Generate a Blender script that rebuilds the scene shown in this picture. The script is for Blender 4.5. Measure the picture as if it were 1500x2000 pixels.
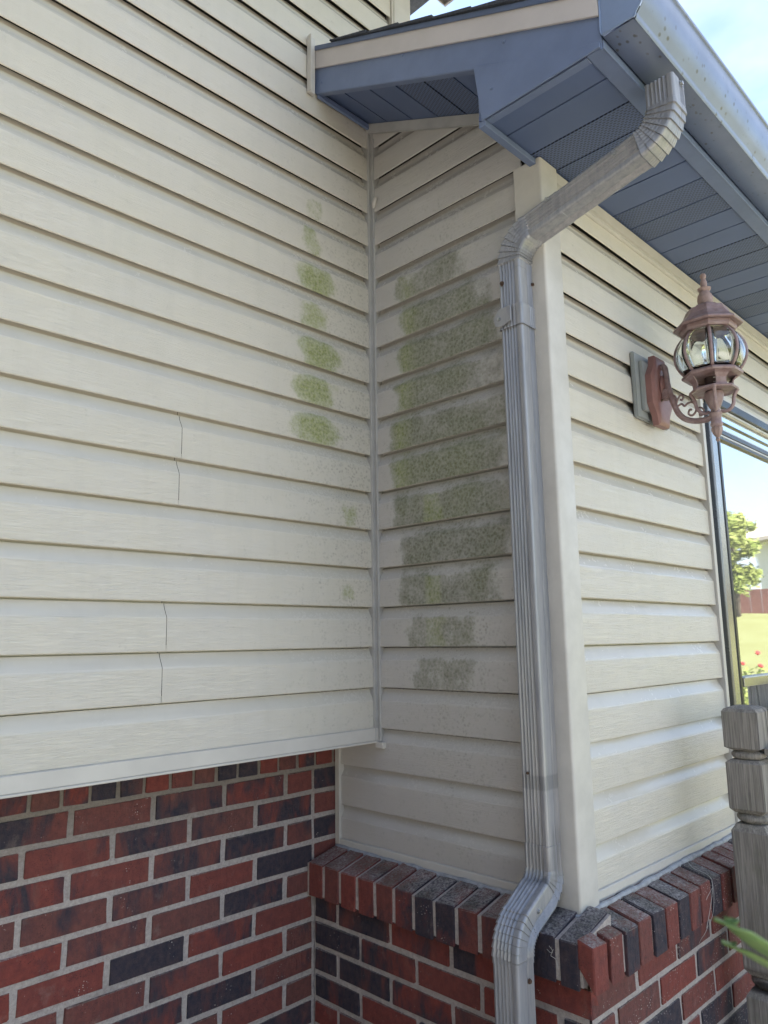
import bpy, bmesh, math, random
from mathutils import Vector, Matrix, noise
random.seed(7)
for o in list(bpy.data.objects): bpy.data.objects.remove(o)
SC = bpy.context.scene
COL = SC.collection
R = math.radians

# ---------------------------------------------------------------- camera, sky, sun, exposure
def look():
    cam = bpy.data.cameras.new('camera'); co = bpy.data.objects.new('camera', cam); COL.objects.link(co)
    rt = Vector((0.70592403, -0.70813765, -0.01457145)); up = Vector((-0.10953073, -0.12946744, 0.9855157)); fw = Vector((0.69976731, 0.69410319, 0.16895702))
    m = Matrix((rt, up, -fw)).transposed().to_4x4(); m.translation = Vector((-1.37672, -1.40218, -0.08433))
    co.matrix_world = m
    cam.sensor_fit = 'VERTICAL'; cam.sensor_height = 36.0; cam.lens = 1458.635 / 2000 * 36.0
    cam.clip_start = 0.01; cam.clip_end = 500
    cam.dof.use_dof = True; cam.dof.focus_distance = 1.75; cam.dof.aperture_fstop = 10
    SC.camera = co
look()
SUN = Vector((-0.16, 0.60, 0.74)).normalized()
sun_el = math.asin(SUN.z); sun_az = math.atan2(SUN.x, SUN.y)
w = bpy.data.worlds.new('World'); SC.world = w; w.use_nodes = True
nt = w.node_tree; nt.nodes.clear()
wo = nt.nodes.new('ShaderNodeOutputWorld'); bg = nt.nodes.new('ShaderNodeBackground')
sky = nt.nodes.new('ShaderNodeTexSky'); sky.sky_type = 'NISHITA'; sky.sun_disc = False
sky.sun_elevation = sun_el; sky.sun_rotation = sun_az; sky.dust_density = 0.8; sky.ozone_density = 1.0; sky.air_density = 1.0; sky.altitude = 200
tc = nt.nodes.new('ShaderNodeTexCoord')
n1 = nt.nodes.new('ShaderNodeTexNoise'); n1.inputs['Scale'].default_value = 2.1; n1.inputs['Detail'].default_value = 6; n1.inputs['Roughness'].default_value = 0.55
mp = nt.nodes.new('ShaderNodeMapping'); mp.inputs['Scale'].default_value = (1, 1, 2.2); mp.inputs['Location'].default_value = (0.2, 4.4, 0.9)
nt.links.new(tc.outputs['Generated'], mp.inputs['Vector']); nt.links.new(mp.outputs['Vector'], n1.inputs['Vector'])
rp = nt.nodes.new('ShaderNodeValToRGB'); rp.color_ramp.elements[0].position = 0.40; rp.color_ramp.elements[0].color = (0.08, 0.08, 0.08, 1)
rp.color_ramp.elements[1].position = 0.66; rp.color_ramp.elements[1].color = (0.85, 0.85, 0.85, 1)
nt.links.new(n1.outputs['Fac'], rp.inputs['Fac'])
mx = nt.nodes.new('ShaderNodeMix'); mx.data_type = 'RGBA'
mx.inputs['B'].default_value = (3.0, 3.2, 3.6, 1)
nt.links.new(rp.outputs['Color'], mx.inputs['Factor']); nt.links.new(sky.outputs['Color'], mx.inputs['A'])
nt.links.new(mx.outputs['Result'], bg.inputs['Color']); bg.inputs['Strength'].default_value = 0.07
nt.links.new(bg.outputs['Background'], wo.inputs['Surface'])
sl = bpy.data.lights.new('sun', 'SUN'); sl.energy = 5.0; sl.angle = R(0.53); sl.color = (1.0, 0.95, 0.87)
so = bpy.data.objects.new('sun', sl); COL.objects.link(so); so.rotation_euler = (-SUN).to_track_quat('-Z', 'Y').to_euler()
SC.view_settings.view_transform = 'Standard'; SC.view_settings.look = 'None'; SC.view_settings.exposure = 2.75
SC.view_settings.gamma = 1.0; SC.view_settings.use_curve_mapping = False

# ---------------------------------------------------------------- materials
def newmat(name):
    m = bpy.data.materials.new(name); m.use_nodes = True
    return m, m.node_tree, m.node_tree.nodes['Principled BSDF']
def N(nt, t, **kw):
    n = nt.nodes.new(t)
    for k, v in kw.items():
        if k in n.inputs: n.inputs[k].default_value = v
        else: setattr(n, k, v)
    return n
def ramp(nt, fac, stops, interp='LINEAR'):
    n = nt.nodes.new('ShaderNodeValToRGB'); n.color_ramp.interpolation = interp
    e = n.color_ramp.elements
    while len(e) < len(stops): e.new(0.5)
    for i, (p, c) in enumerate(stops):
        e[i].position = p; e[i].color = (c, c, c, 1) if not hasattr(c, '__len__') else (*c, 1)
    nt.links.new(fac, n.inputs['Fac']); return n.outputs['Color']
def mixc(nt, fac, a, b, blend='MIX'):
    n = nt.nodes.new('ShaderNodeMix'); n.data_type = 'RGBA'; n.blend_type = blend
    for k, v in (('Factor', fac), ('A', a), ('B', b)):
        s = n.inputs[k]
        if hasattr(v, 'is_linked'): nt.links.new(v, s)
        elif k == 'Factor': s.default_value = v
        else: s.default_value = (*v, 1)
    return n.outputs['Result']
def math_(nt, op, a, b=None, c=None, clamp=False):
    n = nt.nodes.new('ShaderNodeMath'); n.operation = op; n.use_clamp = clamp
    for i, v in enumerate((a, b, c)):
        if v is None: continue
        if hasattr(v, 'is_linked'): nt.links.new(v, n.inputs[i])
        else: n.inputs[i].default_value = v
    return n.outputs[0]
def objvec(nt, scale=(1, 1, 1), src='Object'):
    t = nt.nodes.new('ShaderNodeTexCoord'); m = nt.nodes.new('ShaderNodeMapping'); m.inputs['Scale'].default_value = scale
    nt.links.new(t.outputs[src], m.inputs['Vector']); return m.outputs['Vector']
def noisef(nt, vec, scale, detail=3, rough=0.5, dist=0.0):
    n = N(nt, 'ShaderNodeTexNoise', Scale=scale, Detail=detail, Roughness=rough, Distortion=dist)
    if vec is not None: nt.links.new(vec, n.inputs['Vector'])
    return n.outputs['Fac']
def bump(nt, h, strength, dist, nrm=None):
    b = N(nt, 'ShaderNodeBump', Strength=strength, Distance=dist); nt.links.new(h, b.inputs['Height'])
    if nrm is not None: nt.links.new(nrm, b.inputs['Normal'])
    return b.outputs['Normal']
MATS = {}
def siding_mat(name, axis, base, warm):
    m, t, b = newmat(name)
    v = objvec(t)
    # fine embossed wood grain: long along the board, tight across it
    sc = (16, 1, 520) if axis == 'x' else (1, 16, 520)
    gv = objvec(t, sc)
    g = noisef(t, gv, 1.0, 4, 0.65, 0.6)
    gs = ramp(t, g, [(0.36, 0.0), (0.52, 0.8), (0.62, 1.0)])
    big = noisef(t, v, 5.0, 4, 0.6)
    fine = noisef(t, v, 230, 3, 0.7)
    col = mixc(t, ramp(t, big, [(0.35, 0.0), (0.7, 1.0)]), base, warm)
    fl = nt_attr(t, 'flat')                                   # embossed face, not the smooth cove
    col = mixc(t, math_(t, 'MULTIPLY', math_(t, 'SUBTRACT', 1.0, gs), math_(t, 'MULTIPLY', fl, 0.11)), col, tuple(c * 0.72 for c in base))
    oi = t.nodes.new('ShaderNodeObjectInfo')
    col = mixc(t, math_(t, 'MULTIPLY', oi.outputs['Random'], 0.10), col, (0.44, 0.42, 0.385))
    run = noisef(t, objvec(t, (16, 16, 1.6)), 1.4, 4, 0.6)
    col = mixc(t, ramp(t, run, [(0.50, 0.0), (0.78, 0.28)]), col, (0.44, 0.42, 0.37))
    bl = noisef(t, objvec(t, (2.0, 2.0, 9)), 2.2, 4, 0.65)
    col = mixc(t, ramp(t, bl, [(0.48, 0.0), (0.72, 0.12)]), col, (0.64, 0.62, 0.60))
    # dust film and dark speckles
    dirt = nt_attr(t, 'dirt'); algae = nt_attr(t, 'algae'); kind = nt_attr(t, 'tone')
    wob = N(t, 'ShaderNodeTexNoise', Scale=60.0, Detail=3.0); t.links.new(v, wob.inputs['Vector'])
    wv = N(t, 'ShaderNodeVectorMath', operation='SCALE'); wv.inputs['Scale'].default_value = 0.012; t.links.new(wob.outputs['Color'], wv.inputs[0])
    wa = N(t, 'ShaderNodeVectorMath', operation='ADD'); t.links.new(v, wa.inputs[0]); t.links.new(wv.outputs[0], wa.inputs[1])
    vo = N(t, 'ShaderNodeTexVoronoi', Scale=120.0); vo.feature = 'F1'; t.links.new(wa.outputs[0], vo.inputs['Vector'])
    spots = ramp(t, vo.outputs['Distance'], [(0.16, 1.0), (0.55, 0.0)])
    cl = noisef(t, v, 30, 5, 0.7)
    dth = math_(t, 'ADD', cl, math_(t, 'MULTIPLY', dirt, 0.34))
    dm = math_(t, 'MULTIPLY', ramp(t, dth, [(0.58, 0.0), (0.86, 0.85)]), spots)
    col = mixc(t, math_(t, 'MULTIPLY', dm, 0.62), col, (0.17, 0.165, 0.14))
    film = math_(t, 'MULTIPLY', dirt, 0.20); col = mixc(t, film, col, (0.30, 0.29, 0.255))
    av = noisef(t, v, 34, 6, 0.75)
    av2 = noisef(t, v, 150, 5, 0.72)
    ath = math_(t, 'ADD', math_(t, 'MULTIPLY', algae, 1.0), math_(t, 'MULTIPLY', math_(t, 'SUBTRACT', av, 0.5), 1.45))
    am = ramp(t, ath, [(0.26, 0.0), (0.55, 0.60), (1.0, 1.0)])
    cell = ramp(t, math_(t, 'ADD', math_(t, 'MULTIPLY', av2, 0.85), math_(t, 'MULTIPLY', ramp(t, vo.outputs['Distance'], [(0.1, 0.0), (0.75, 1.0)]), 0.30)), [(0.40, 1.0), (0.86, 0.55)])
    am = math_(t, 'MULTIPLY', am, cell)
    gcol = mixc(t, kind, (0.128, 0.130, 0.092), (0.250, 0.300, 0.045))
    gcol = mixc(t, ramp(t, av2, [(0.36, 0.0), (0.58, 1.0)]), mixc(t, 0.6, gcol, (0.085, 0.095, 0.055)), gcol)
    col = mixc(t, math_(t, 'MULTIPLY', am, 0.92), col, gcol)
    t.links.new(col, b.inputs['Base Color'])
    rr = math_(t, 'ADD', math_(t, 'MULTIPLY', fl, 0.13), math_(t, 'ADD', math_(t, 'MULTIPLY', big, 0.12), 0.19))
    rr = math_(t, 'ADD', rr, math_(t, 'MULTIPLY', math_(t, 'MAXIMUM', am, dm), 0.4), clamp=True)
    t.links.new(rr, b.inputs['Roughness'])
    h = math_(t, 'ADD', math_(t, 'MULTIPLY', gs, math_(t, 'MULTIPLY', fl, 0.8)), math_(t, 'MULTIPLY', fine, 0.12))
    h = math_(t, 'ADD', h, math_(t, 'MULTIPLY', math_(t, 'MULTIPLY', am, av2), 0.8))
    n1 = bump(t, h, 0.55, 0.0012)
    n2 = bump(t, noisef(t, objvec(t, (1, 1, 2)), 14, 2, 0.5), 0.25, 0.006, n1)
    t.links.new(n2, b.inputs['Normal'])
    b.inputs['Specular IOR Level'].default_value = 0.55
    return m
def nt_attr(t, name):
    a = t.nodes.new('ShaderNodeAttribute'); a.attribute_name = name; return a.outputs['Fac']
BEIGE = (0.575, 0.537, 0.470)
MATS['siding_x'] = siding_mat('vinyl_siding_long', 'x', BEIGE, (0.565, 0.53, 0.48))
MATS['siding_y_shaded'] = siding_mat('vinyl_siding_side_shaded', 'y', (0.470, 0.446, 0.432), (0.455, 0.432, 0.415))  # same vinyl, base darkened and greyed to paint in the short wall's shade
def plain(name, col, rough, metal=0.0, var=0.12, scale=30, bmp=0.0, bscale=200, spec=0.5, dark=None, streak=None):
    m, t, b = newmat(name)
    v = objvec(t, streak or (1, 1, 1))
    n = noisef(t, v, scale, 4, 0.6)
    c2 = dark or tuple(c * (1 - var * 2.2) for c in col)
    c = mixc(t, ramp(t, n, [(0.38, 0.0), (0.68, 1.0)]), col, c2)
    t.links.new(c, b.inputs['Base Color'])
    r = math_(t, 'ADD', math_(t, 'MULTIPLY', n, 0.25), rough - 0.12, clamp=True); t.links.new(r, b.inputs['Roughness'])
    b.inputs['Metallic'].default_value = metal; b.inputs['Specular IOR Level'].default_value = spec
    if bmp: t.links.new(bump(t, noisef(t, objvec(t), bscale, 4, 0.65), bmp, 0.002), b.inputs['Normal'])
    return m
MATS['trim'] = plain('vinyl_trim', (0.51, 0.485, 0.455), 0.42, var=0.05, scale=9, bmp=0.05)
MATS['corner_grey'] = plain('grimy_corner_trim', (0.40, 0.392, 0.385), 0.42, var=0.08, scale=14, bmp=0.05)
MATS['post_trim'] = plain('vinyl_corner_post', (0.525, 0.50, 0.47), 0.42, var=0.06, scale=14, bmp=0.08, bscale=300)
MATS['slate'] = plain('slate_aluminium_flare_tint', (0.140, 0.182, 0.298), 0.40, var=0.06, scale=12, bmp=0.12, bscale=60)  # slate paint pushed bluer to carry the lens flare's veil
MATS['pale_strip'] = plain('pale_metal_strip', (0.50, 0.46, 0.45), 0.4, var=0.04, scale=9)
MATS['void'] = plain('dark_board', (0.03, 0.028, 0.025), 0.9)
MATS['caulk'] = plain('grey_caulk', (0.36, 0.37, 0.40), 0.6, var=0.15, scale=60, bmp=0.5, bscale=150)
MATS['screw'] = plain('zinc_screw', (0.55, 0.56, 0.58), 0.35, metal=0.9, var=0.2, scale=300)
MATS['rust_screw'] = plain('rusty_screw', (0.16, 0.10, 0.07), 0.6, metal=0.5, var=0.3, scale=400)

def soffit_mat(name, vented, axis):
    m, t, b = newmat(name)
    base = (0.095, 0.132, 0.245)  # bluer than the metal itself: lens flare put into the base colour
    n = noisef(t, objvec(t), 8, 3)
    c = mixc(t, ramp(t, n, [(0.3, 0.0), (0.7, 1.0)]), base, tuple(x * 0.9 for x in base))
    if vented:
        # rows of punched louvre slits
        tcn = t.nodes.new('ShaderNodeTexCoord'); mpn = t.nodes.new('ShaderNodeMapping')
        if axis == 'x': mpn.inputs['Rotation'].default_value = (0, 0, R(90))
        t.links.new(tcn.outputs['Object'], mpn.inputs['Vector'])
        br = N(t, 'ShaderNodeTexBrick'); br.offset = 0.5
        br.inputs['Scale'].default_value = 1.0; br.inputs['Brick Width'].default_value = 0.0100; br.inputs['Row Height'].default_value = 0.0066
        br.inputs['Mortar Size'].default_value = 0.0019; br.inputs['Mortar Smooth'].default_value = 0.1
        br.inputs['Color1'].default_value = (0, 0, 0, 1); br.inputs['Color2'].default_value = (0, 0, 0, 1); br.inputs['Mortar'].default_value = (1, 1, 1, 1)
        t.links.new(mpn.outputs['Vector'], br.inputs['Vector'])
        c = mixc(t, math_(t, 'MULTIPLY', math_(t, 'SUBTRACT', 1.0, br.outputs['Fac']), 0.85), c, (0.02, 0.022, 0.03))
        t.links.new(bump(t, br.outputs['Fac'], 0.5, 0.002), b.inputs['Normal'])
    t.links.new(c, b.inputs['Base Color']); b.inputs['Roughness'].default_value = 0.45
    return m
MATS['soffit'] = soffit_mat('soffit_aluminium_flare_tint', False, 'y')
MATS['vent_y'] = soffit_mat('vented_soffit_aluminium_across', True, 'y')
MATS['vent_x'] = soffit_mat('vented_soffit_aluminium_along', True, 'x')

def gutter_mat(name, spots, col, rough=0.3):
    m, t, b = newmat(name)
    v = objvec(t)
    n = noisef(t, v, 12, 5, 0.6); base = mixc(t, ramp(t, n, [(0.3, 0.0), (0.75, 1.0)]), col, tuple(c * 0.82 for c in col))
    if spots:
        vo = N(t, 'ShaderNodeTexVoronoi', Scale=46.0); t.links.new(objvec(t, (1, 1.6, 1.0)), vo.inputs['Vector'])
        k = noisef(t, v, 9, 4, 0.7)
        f = math_(t, 'MULTIPLY', ramp(t, vo.outputs['Distance'], [(0.12, 1.0), (0.26, 0.0)]), ramp(t, k, [(0.42, 0.0), (0.56, 1.0)]))
        base = mixc(t, math_(t, 'MULTIPLY', f, 0.85), base, (0.06, 0.055, 0.05))
    t.links.new(base, b.inputs['Base Color'])
    t.links.new(math_(t, 'ADD', math_(t, 'MULTIPLY', n, 0.2), rough - 0.1), b.inputs['Roughness'])
    b.inputs['Metallic'].default_value = 0.15; b.inputs['Coat Weight'].default_value = 0.6; b.inputs['Coat Roughness'].default_value = 0.25; b.inputs['Coat IOR'].default_value = 1.6
    t.links.new(bump(t, noisef(t, v, 7, 2), 0.25, 0.01), b.inputs['Normal'])
    return m
MATS['gutter'] = gutter_mat('gutter_paint', True, (0.175, 0.215, 0.33), 0.36)  # blue cast of light and flare tinted into the gutter colour
MATS['gutter_plain'] = gutter_mat('gutter_paint_clean', False, (0.22, 0.27, 0.39))
MATS['endcap'] = gutter_mat('gutter_end_paint', False, (0.21, 0.28, 0.43), 0.38)

def spout_mat():
    m, t, b = newmat('downspout_paint')
    v = objvec(t); sv = objvec(t, (30, 30, 3.0))
    n = noisef(t, sv, 3.0, 5, 0.65); n2 = noisef(t, v, 6, 3)
    c = mixc(t, ramp(t, n, [(0.40, 0.0), (0.72, 1.0)]), (0.31, 0.31, 0.33), (0.215, 0.222, 0.25))
    c = mixc(t, ramp(t, n2, [(0.55, 0.0), (0.75, 0.5)]), c, (0.31, 0.31, 0.315))
    # soot coloured smudges (a band half way down, streaks over the lower elbow)
    z = t.nodes.new('ShaderNodeSeparateXYZ'); t.links.new(v, z.inputs[0])
    zz = math_(t, 'ADD', z.outputs['Z'], math_(t, 'MULTIPLY', noisef(t, v, 40, 3), 0.006))
    band = ramp(t, math_(t, 'ABSOLUTE', math_(t, 'ADD', zz, 0.366)), [(0.012, 1.0), (0.0155, 0.0)])
    c = mixc(t, math_(t, 'MULTIPLY', band, 0.55), c, (0.15, 0.155, 0.165))
    wet = ramp(t, math_(t, 'ABSOLUTE', math_(t, 'ADD', zz, 0.50)), [(0.03, 1.0), (0.065, 0.0)])
    wet = math_(t, 'MULTIPLY', wet, ramp(t, noisef(t, objvec(t, (90, 90, 5)), 1.6, 4, 0.6), [(0.44, 0.0), (0.60, 1.0)]))
    c = mixc(t, math_(t, 'MULTIPLY', wet, 0.55), c, (0.14, 0.14, 0.145))
    t.links.new(c, b.inputs['Base Color'])
    t.links.new(math_(t, 'ADD', math_(t, 'MULTIPLY', n, 0.25), 0.24), b.inputs['Roughness'])
    b.inputs['Metallic'].default_value = 0.25
    t.links.new(bump(t, noisef(t, v, 60, 3, 0.6), 0.12, 0.003), b.inputs['Normal'])
    return m
MATS['spout'] = spout_mat()

def brick_mat(name, ledge=False):
    m, t, b = newmat(name)
    oi = t.nodes.new('ShaderNodeObjectInfo'); sp = t.nodes.new('ShaderNodeSeparateColor'); t.links.new(oi.outputs['Color'], sp.inputs[0])
    flash, seed, hue = sp.outputs[0], sp.outputs[1], sp.outputs[2]
    # world-anchored vector plus a jump per brick, so no two bricks share their burn marks
    g = t.nodes.new('ShaderNodeNewGeometry'); cv = t.nodes.new('ShaderNodeCombineXYZ')
    for i in range(3): t.links.new(math_(t, 'MULTIPLY', seed, 37.0 + i * 11), cv.inputs[i])
    va = N(t, 'ShaderNodeVectorMath', operation='ADD'); t.links.new(g.outputs['Position'], va.inputs[0]); t.links.new(cv.outputs[0], va.inputs[1])
    mp = t.nodes.new('ShaderNodeMapping'); mp.inputs['Scale'].default_value = (1, 1, 0.42 if not ledge else 0.6); t.links.new(va.outputs[0], mp.inputs['Vector'])
    burn = noisef(t, mp.outputs['Vector'], 15, 5, 0.62, 0.4)
    f = math_(t, 'ADD', burn, math_(t, 'MULTIPLY', math_(t, 'SUBTRACT', flash, 0.5), 0.62))
    f = ramp(t, f, [(0.45, 0.0), (0.60, 1.0)])
    red = mixc(t, hue, (0.215, 0.047, 0.036), (0.150, 0.056, 0.048))
    mott = noisef(t, va.outputs[0], 70, 5, 0.65)
    red = mixc(t, ramp(t, mott, [(0.35, 0.0), (0.7, 1.0)]), red, mixc(t, hue, (0.135, 0.032, 0.028), (0.095, 0.040, 0.038)))
    pale = ramp(t, noisef(t, mp.outputs['Vector'], 24, 4, 0.6), [(0.58, 0.0), (0.75, 0.5)])
    red = mixc(t, pale, red, (0.19, 0.095, 0.075))
    drk = mixc(t, ramp(t, mott, [(0.3, 0.0), (0.75, 1.0)]), (0.016, 0.019, 0.034), (0.066, 0.044, 0.050))
    c = mixc(t, f, red, drk)
    pit = N(t, 'ShaderNodeTexVoronoi', Scale=240.0); t.links.new(va.outputs[0], pit.inputs['Vector'])
    pf = math_(t, 'MULTIPLY', ramp(t, pit.outputs['Distance'], [(0.15, 1.0), (0.3, 0.0)]), ramp(t, noisef(t, va.outputs[0], 22, 3), [(0.5, 0.0), (0.6, 1.0)]))
    c = mixc(t, math_(t, 'MULTIPLY', pf, 0.7), c, (0.025, 0.015, 0.014))
    sm = ramp(t, noisef(t, va.outputs[0], 17, 6, 0.7), [(0.60, 0.0), (0.78, 0.45)]); c = mixc(t, sm, c, (0.26, 0.20, 0.175))
    # lime specks and dust
    vo = N(t, 'ShaderNodeTexVoronoi', Scale=170.0); t.links.new(g.outputs['Position'], vo.inputs['Vector'])
    k = noisef(t, g.outputs['Position'], 13, 4, 0.7)
    sx = t.nodes.new('ShaderNodeSeparateXYZ'); t.links.new(g.outputs['Position'], sx.inputs[0])
    right = ramp(t, math_(t, 'MULTIPLY', sx.outputs['X'], 2.0), [(0.0, 0.0), (0.3, 0.10)])
    f2 = math_(t, 'MULTIPLY', ramp(t, vo.outputs['Distance'], [(0.13, 1.0), (0.22, 0.0)]), ramp(t, math_(t, 'ADD', k, right), [(0.58, 0.0), (0.66, 1.0)]))
    c = mixc(t, math_(t, 'MULTIPLY', f2, 0.85), c, (0.55, 0.50, 0.45))
    nz = t.nodes.new('ShaderNodeSeparateXYZ'); t.links.new(g.outputs['Normal'], nz.inputs[0])
    top = ramp(t, nz.outputs['Z'], [(0.5, 0.0), (0.85, 1.0)])
    dust = math_(t, 'MULTIPLY', top, ramp(t, noisef(t, g.outputs['Position'], 190, 6, 0.8), [(0.40, 0.05), (0.60, 1.0)]))
    c = mixc(t, math_(t, 'MULTIPLY', dust, 0.85), c, mixc(t, ramp(t, k, [(0.4, 0.0), (0.6, 1.0)]), (0.42, 0.385, 0.37), (0.18, 0.17, 0.14)))
    t.links.new(c, b.inputs['Base Color'])
    b.inputs['Roughness'].default_value = 0.78; b.inputs['Specular IOR Level'].default_value = 0.35
    wv = N(t, 'ShaderNodeMapping'); wv.inputs['Scale'].default_value = (1, 1, 0.35); t.links.new(va.outputs[0], wv.inputs['Vector'])
    h = math_(t, 'ADD', math_(t, 'MULTIPLY', noisef(t, wv.outputs['Vector'], 75, 5, 0.7), 1.0), math_(t, 'MULTIPLY', noisef(t, va.outputs[0], 320, 3, 0.6), 0.35))
    t.links.new(bump(t, h, 0.95, 0.005), b.inputs['Normal'])
    return m
MATS['brick'] = brick_mat('fired_brick'); MATS['ledge'] = brick_mat('weathered_ledge_brick', True)
def mortar_mat():
    m, t, b = newmat('sandy_mortar')
    g = t.nodes.new('ShaderNodeNewGeometry'); P = g.outputs['Position']
    n = noisef(t, P, 130, 5, 0.75); k = noisef(t, P, 10, 4, 0.6)
    c = mixc(t, ramp(t, n, [(0.34, 0.0), (0.68, 1.0)]), (0.33, 0.285, 0.265), (0.52, 0.46, 0.43))
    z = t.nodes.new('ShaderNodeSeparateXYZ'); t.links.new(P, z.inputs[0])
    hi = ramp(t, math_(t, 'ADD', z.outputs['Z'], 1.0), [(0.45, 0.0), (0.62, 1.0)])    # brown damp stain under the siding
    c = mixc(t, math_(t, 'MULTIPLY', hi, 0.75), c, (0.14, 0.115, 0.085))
    c = mixc(t, ramp(t, k, [(0.55, 0.0), (0.75, 0.35)]), c, (0.14, 0.12, 0.11))
    t.links.new(c, b.inputs['Base Color']); b.inputs['Roughness'].default_value = 0.9
    t.links.new(bump(t, math_(t, 'ADD', n, math_(t, 'MULTIPLY', noisef(t, P, 420, 3), 0.5)), 1.0, 0.004), b.inputs['Normal'])
    return m
MATS['mortar'] = mortar_mat()
def wood_mat():
    m, t, b = newmat('weathered_wood')
    v = objvec(t)
    gr = noisef(t, objvec(t, (95, 95, 3)), 1.5, 5, 0.6, 1.0); fine = noisef(t, objvec(t, (260, 260, 8)), 2.0, 4, 0.6)
    c = mixc(t, ramp(t, gr, [(0.3, 0.0), (0.7, 1.0)]), (0.155, 0.14, 0.13), (0.37, 0.34, 0.305))
    c = mixc(t, ramp(t, fine, [(0.5, 0.0), (0.66, 0.5)]), c, (0.09, 0.085, 0.08))
    c = mixc(t, ramp(t, noisef(t, v, 12, 4, 0.6), [(0.55, 0.0), (0.75, 0.4)]), c, (0.15, 0.16, 0.10))
    # long drying cracks
    cr = N(t, 'ShaderNodeTexVoronoi', Scale=1.0); cr.feature = 'DISTANCE_TO_EDGE'; t.links.new(objvec(t, (11, 11, 0.9)), cr.inputs['Vector'])
    crk = ramp(t, cr.outputs['Distance'], [(0.006, 1.0), (0.018, 0.0)])
    c = mixc(t, math_(t, 'MULTIPLY', crk, 0.85), c, (0.015, 0.013, 0.012))
    t.links.new(c, b.inputs['Base Color']); b.inputs['Roughness'].default_value = 0.85; b.inputs['Specular IOR Level'].default_value = 0.25
    h = math_(t, 'SUBTRACT', math_(t, 'ADD', gr, math_(t, 'MULTIPLY', fine, 0.6)), math_(t, 'MULTIPLY', crk, 1.5))
    t.links.new(bump(t, h, 0.8, 0.003), b.inputs['Normal'])
    return m
MATS['wood'] = wood_mat()
MATS['lamp_metal'] = plain('faded_copper_paint', (0.285, 0.205, 0.208), 0.42, var=0.10, scale=55, bmp=0.3, bscale=260, dark=(0.205, 0.128, 0.125))
MATS['lamp_cap'] = plain('sun_bleached_paint', (0.33, 0.235, 0.215), 0.6, var=0.1, scale=60, bmp=0.4, bscale=300, dark=(0.22, 0.15, 0.135))
MATS['plate_metal'] = plain('terracotta_paint', (0.255, 0.125, 0.115), 0.45, var=0.06, scale=20, bmp=0.1, dark=(0.21, 0.105, 0.095))
MATS['mount'] = plain('grey_mounting_block', (0.27, 0.285, 0.285), 0.5, var=0.05, scale=30)
MATS['socket'] = plain('dark_socket', (0.07, 0.045, 0.045), 0.5)
MATS['print'] = plain('white_print', (0.75, 0.75, 0.72), 0.6, var=0.02)
MATS['dark_frame'] = plain('dark_window_frame', (0.022, 0.024, 0.030), 0.30, var=0.1, scale=8, spec=0.35)
MATS['grey_frame'] = plain('bronze_window_frame', (0.34, 0.33, 0.32), 0.22, var=0.06, scale=8, metal=0.7, spec=0.7)
MATS['pale_frame'] = plain('pale_window_bead', (0.52, 0.53, 0.54), 0.3, var=0.04, scale=8)
def glass_mat(name, pane):
    m, t, b = newmat(name)
    b.inputs['Base Color'].default_value = (0.86, 0.90, 0.88, 1); b.inputs['Roughness'].default_value = 0.02
    if pane:                                                  # coated house window: mirrors the yard
        b.inputs['Base Color'].default_value = (0.66, 0.67, 0.68, 1); b.inputs['Metallic'].default_value = 0.86
        t.links.new(bump(t, noisef(t, objvec(t, (1, 1, 0.6)), 3.0, 2), 0.05, 0.02), b.inputs['Normal'])
    else:
        b.inputs['Transmission Weight'].default_value = 1.0; b.inputs['IOR'].default_value = 1.5
        b.inputs['Base Color'].default_value = (0.93, 0.96, 0.95, 1)
    return m
MATS['pane'] = glass_mat('mirror_like_window_glass', True)
MATS['globe'] = glass_mat('clear_lantern_glass', False)
MATS['shingle'] = plain('asphalt_shingle', (0.055, 0.06, 0.075), 0.9, var=0.2, scale=160, bmp=0.9, bscale=400)
MATS['drip'] = plain('dark_drip_edge', (0.09, 0.12, 0.20), 0.45, var=0.05)
MATS['brown_soffit'] = plain('taupe_soffit', (0.20, 0.185, 0.18), 0.5)
MATS['leaf'] = plain('fresh_leaf', (0.11, 0.21, 0.055), 0.45, var=0.15, scale=14, dark=(0.20, 0.26, 0.09))
MATS['lawn'] = plain('lawn_grass', (0.115, 0.12, 0.035), 0.9, var=0.2, scale=3, bmp=0.8, bscale=60, dark=(0.13, 0.14, 0.05))
MATS['patio'] = plain('patio_concrete', (0.42, 0.385, 0.33), 0.85, var=0.08, scale=4, bmp=0.3)
MATS['pinkwood'] = plain('red_brown_fence_board', (0.20, 0.085, 0.07), 0.8, var=0.15, scale=3)
MATS['far_wall'] = plain('pale_far_siding', (0.62, 0.62, 0.60), 0.6, var=0.03, scale=2)
MATS['far_roof'] = plain('pale_far_shingle', (0.42, 0.38, 0.34), 0.85, var=0.12, scale=2)
MATS['foliage'] = plain('maple_foliage', (0.17, 0.19, 0.035), 0.7, var=0.2, scale=2, dark=(0.13, 0.18, 0.025))
MATS['evergreen'] = plain('evergreen_foliage', (0.045, 0.06, 0.03), 0.8, var=0.2, scale=3)
MATS['bark'] = plain('tree_bark', (0.12, 0.09, 0.065), 0.9, var=0.2, scale=10, bmp=0.6, bscale=40)
MATS['terracotta'] = plain('terracotta_pot', (0.35, 0.14, 0.08), 0.75)
MATS['petal'] = plain('red_petal', (0.55, 0.05, 0.04), 0.6)
MATS['white_box'] = plain('white_bin', (0.6, 0.6, 0.58), 0.5, var=0.03)
MATS['silk'] = plain('spider_silk', (0.50, 0.48, 0.45), 0.8, var=0.1)

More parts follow.
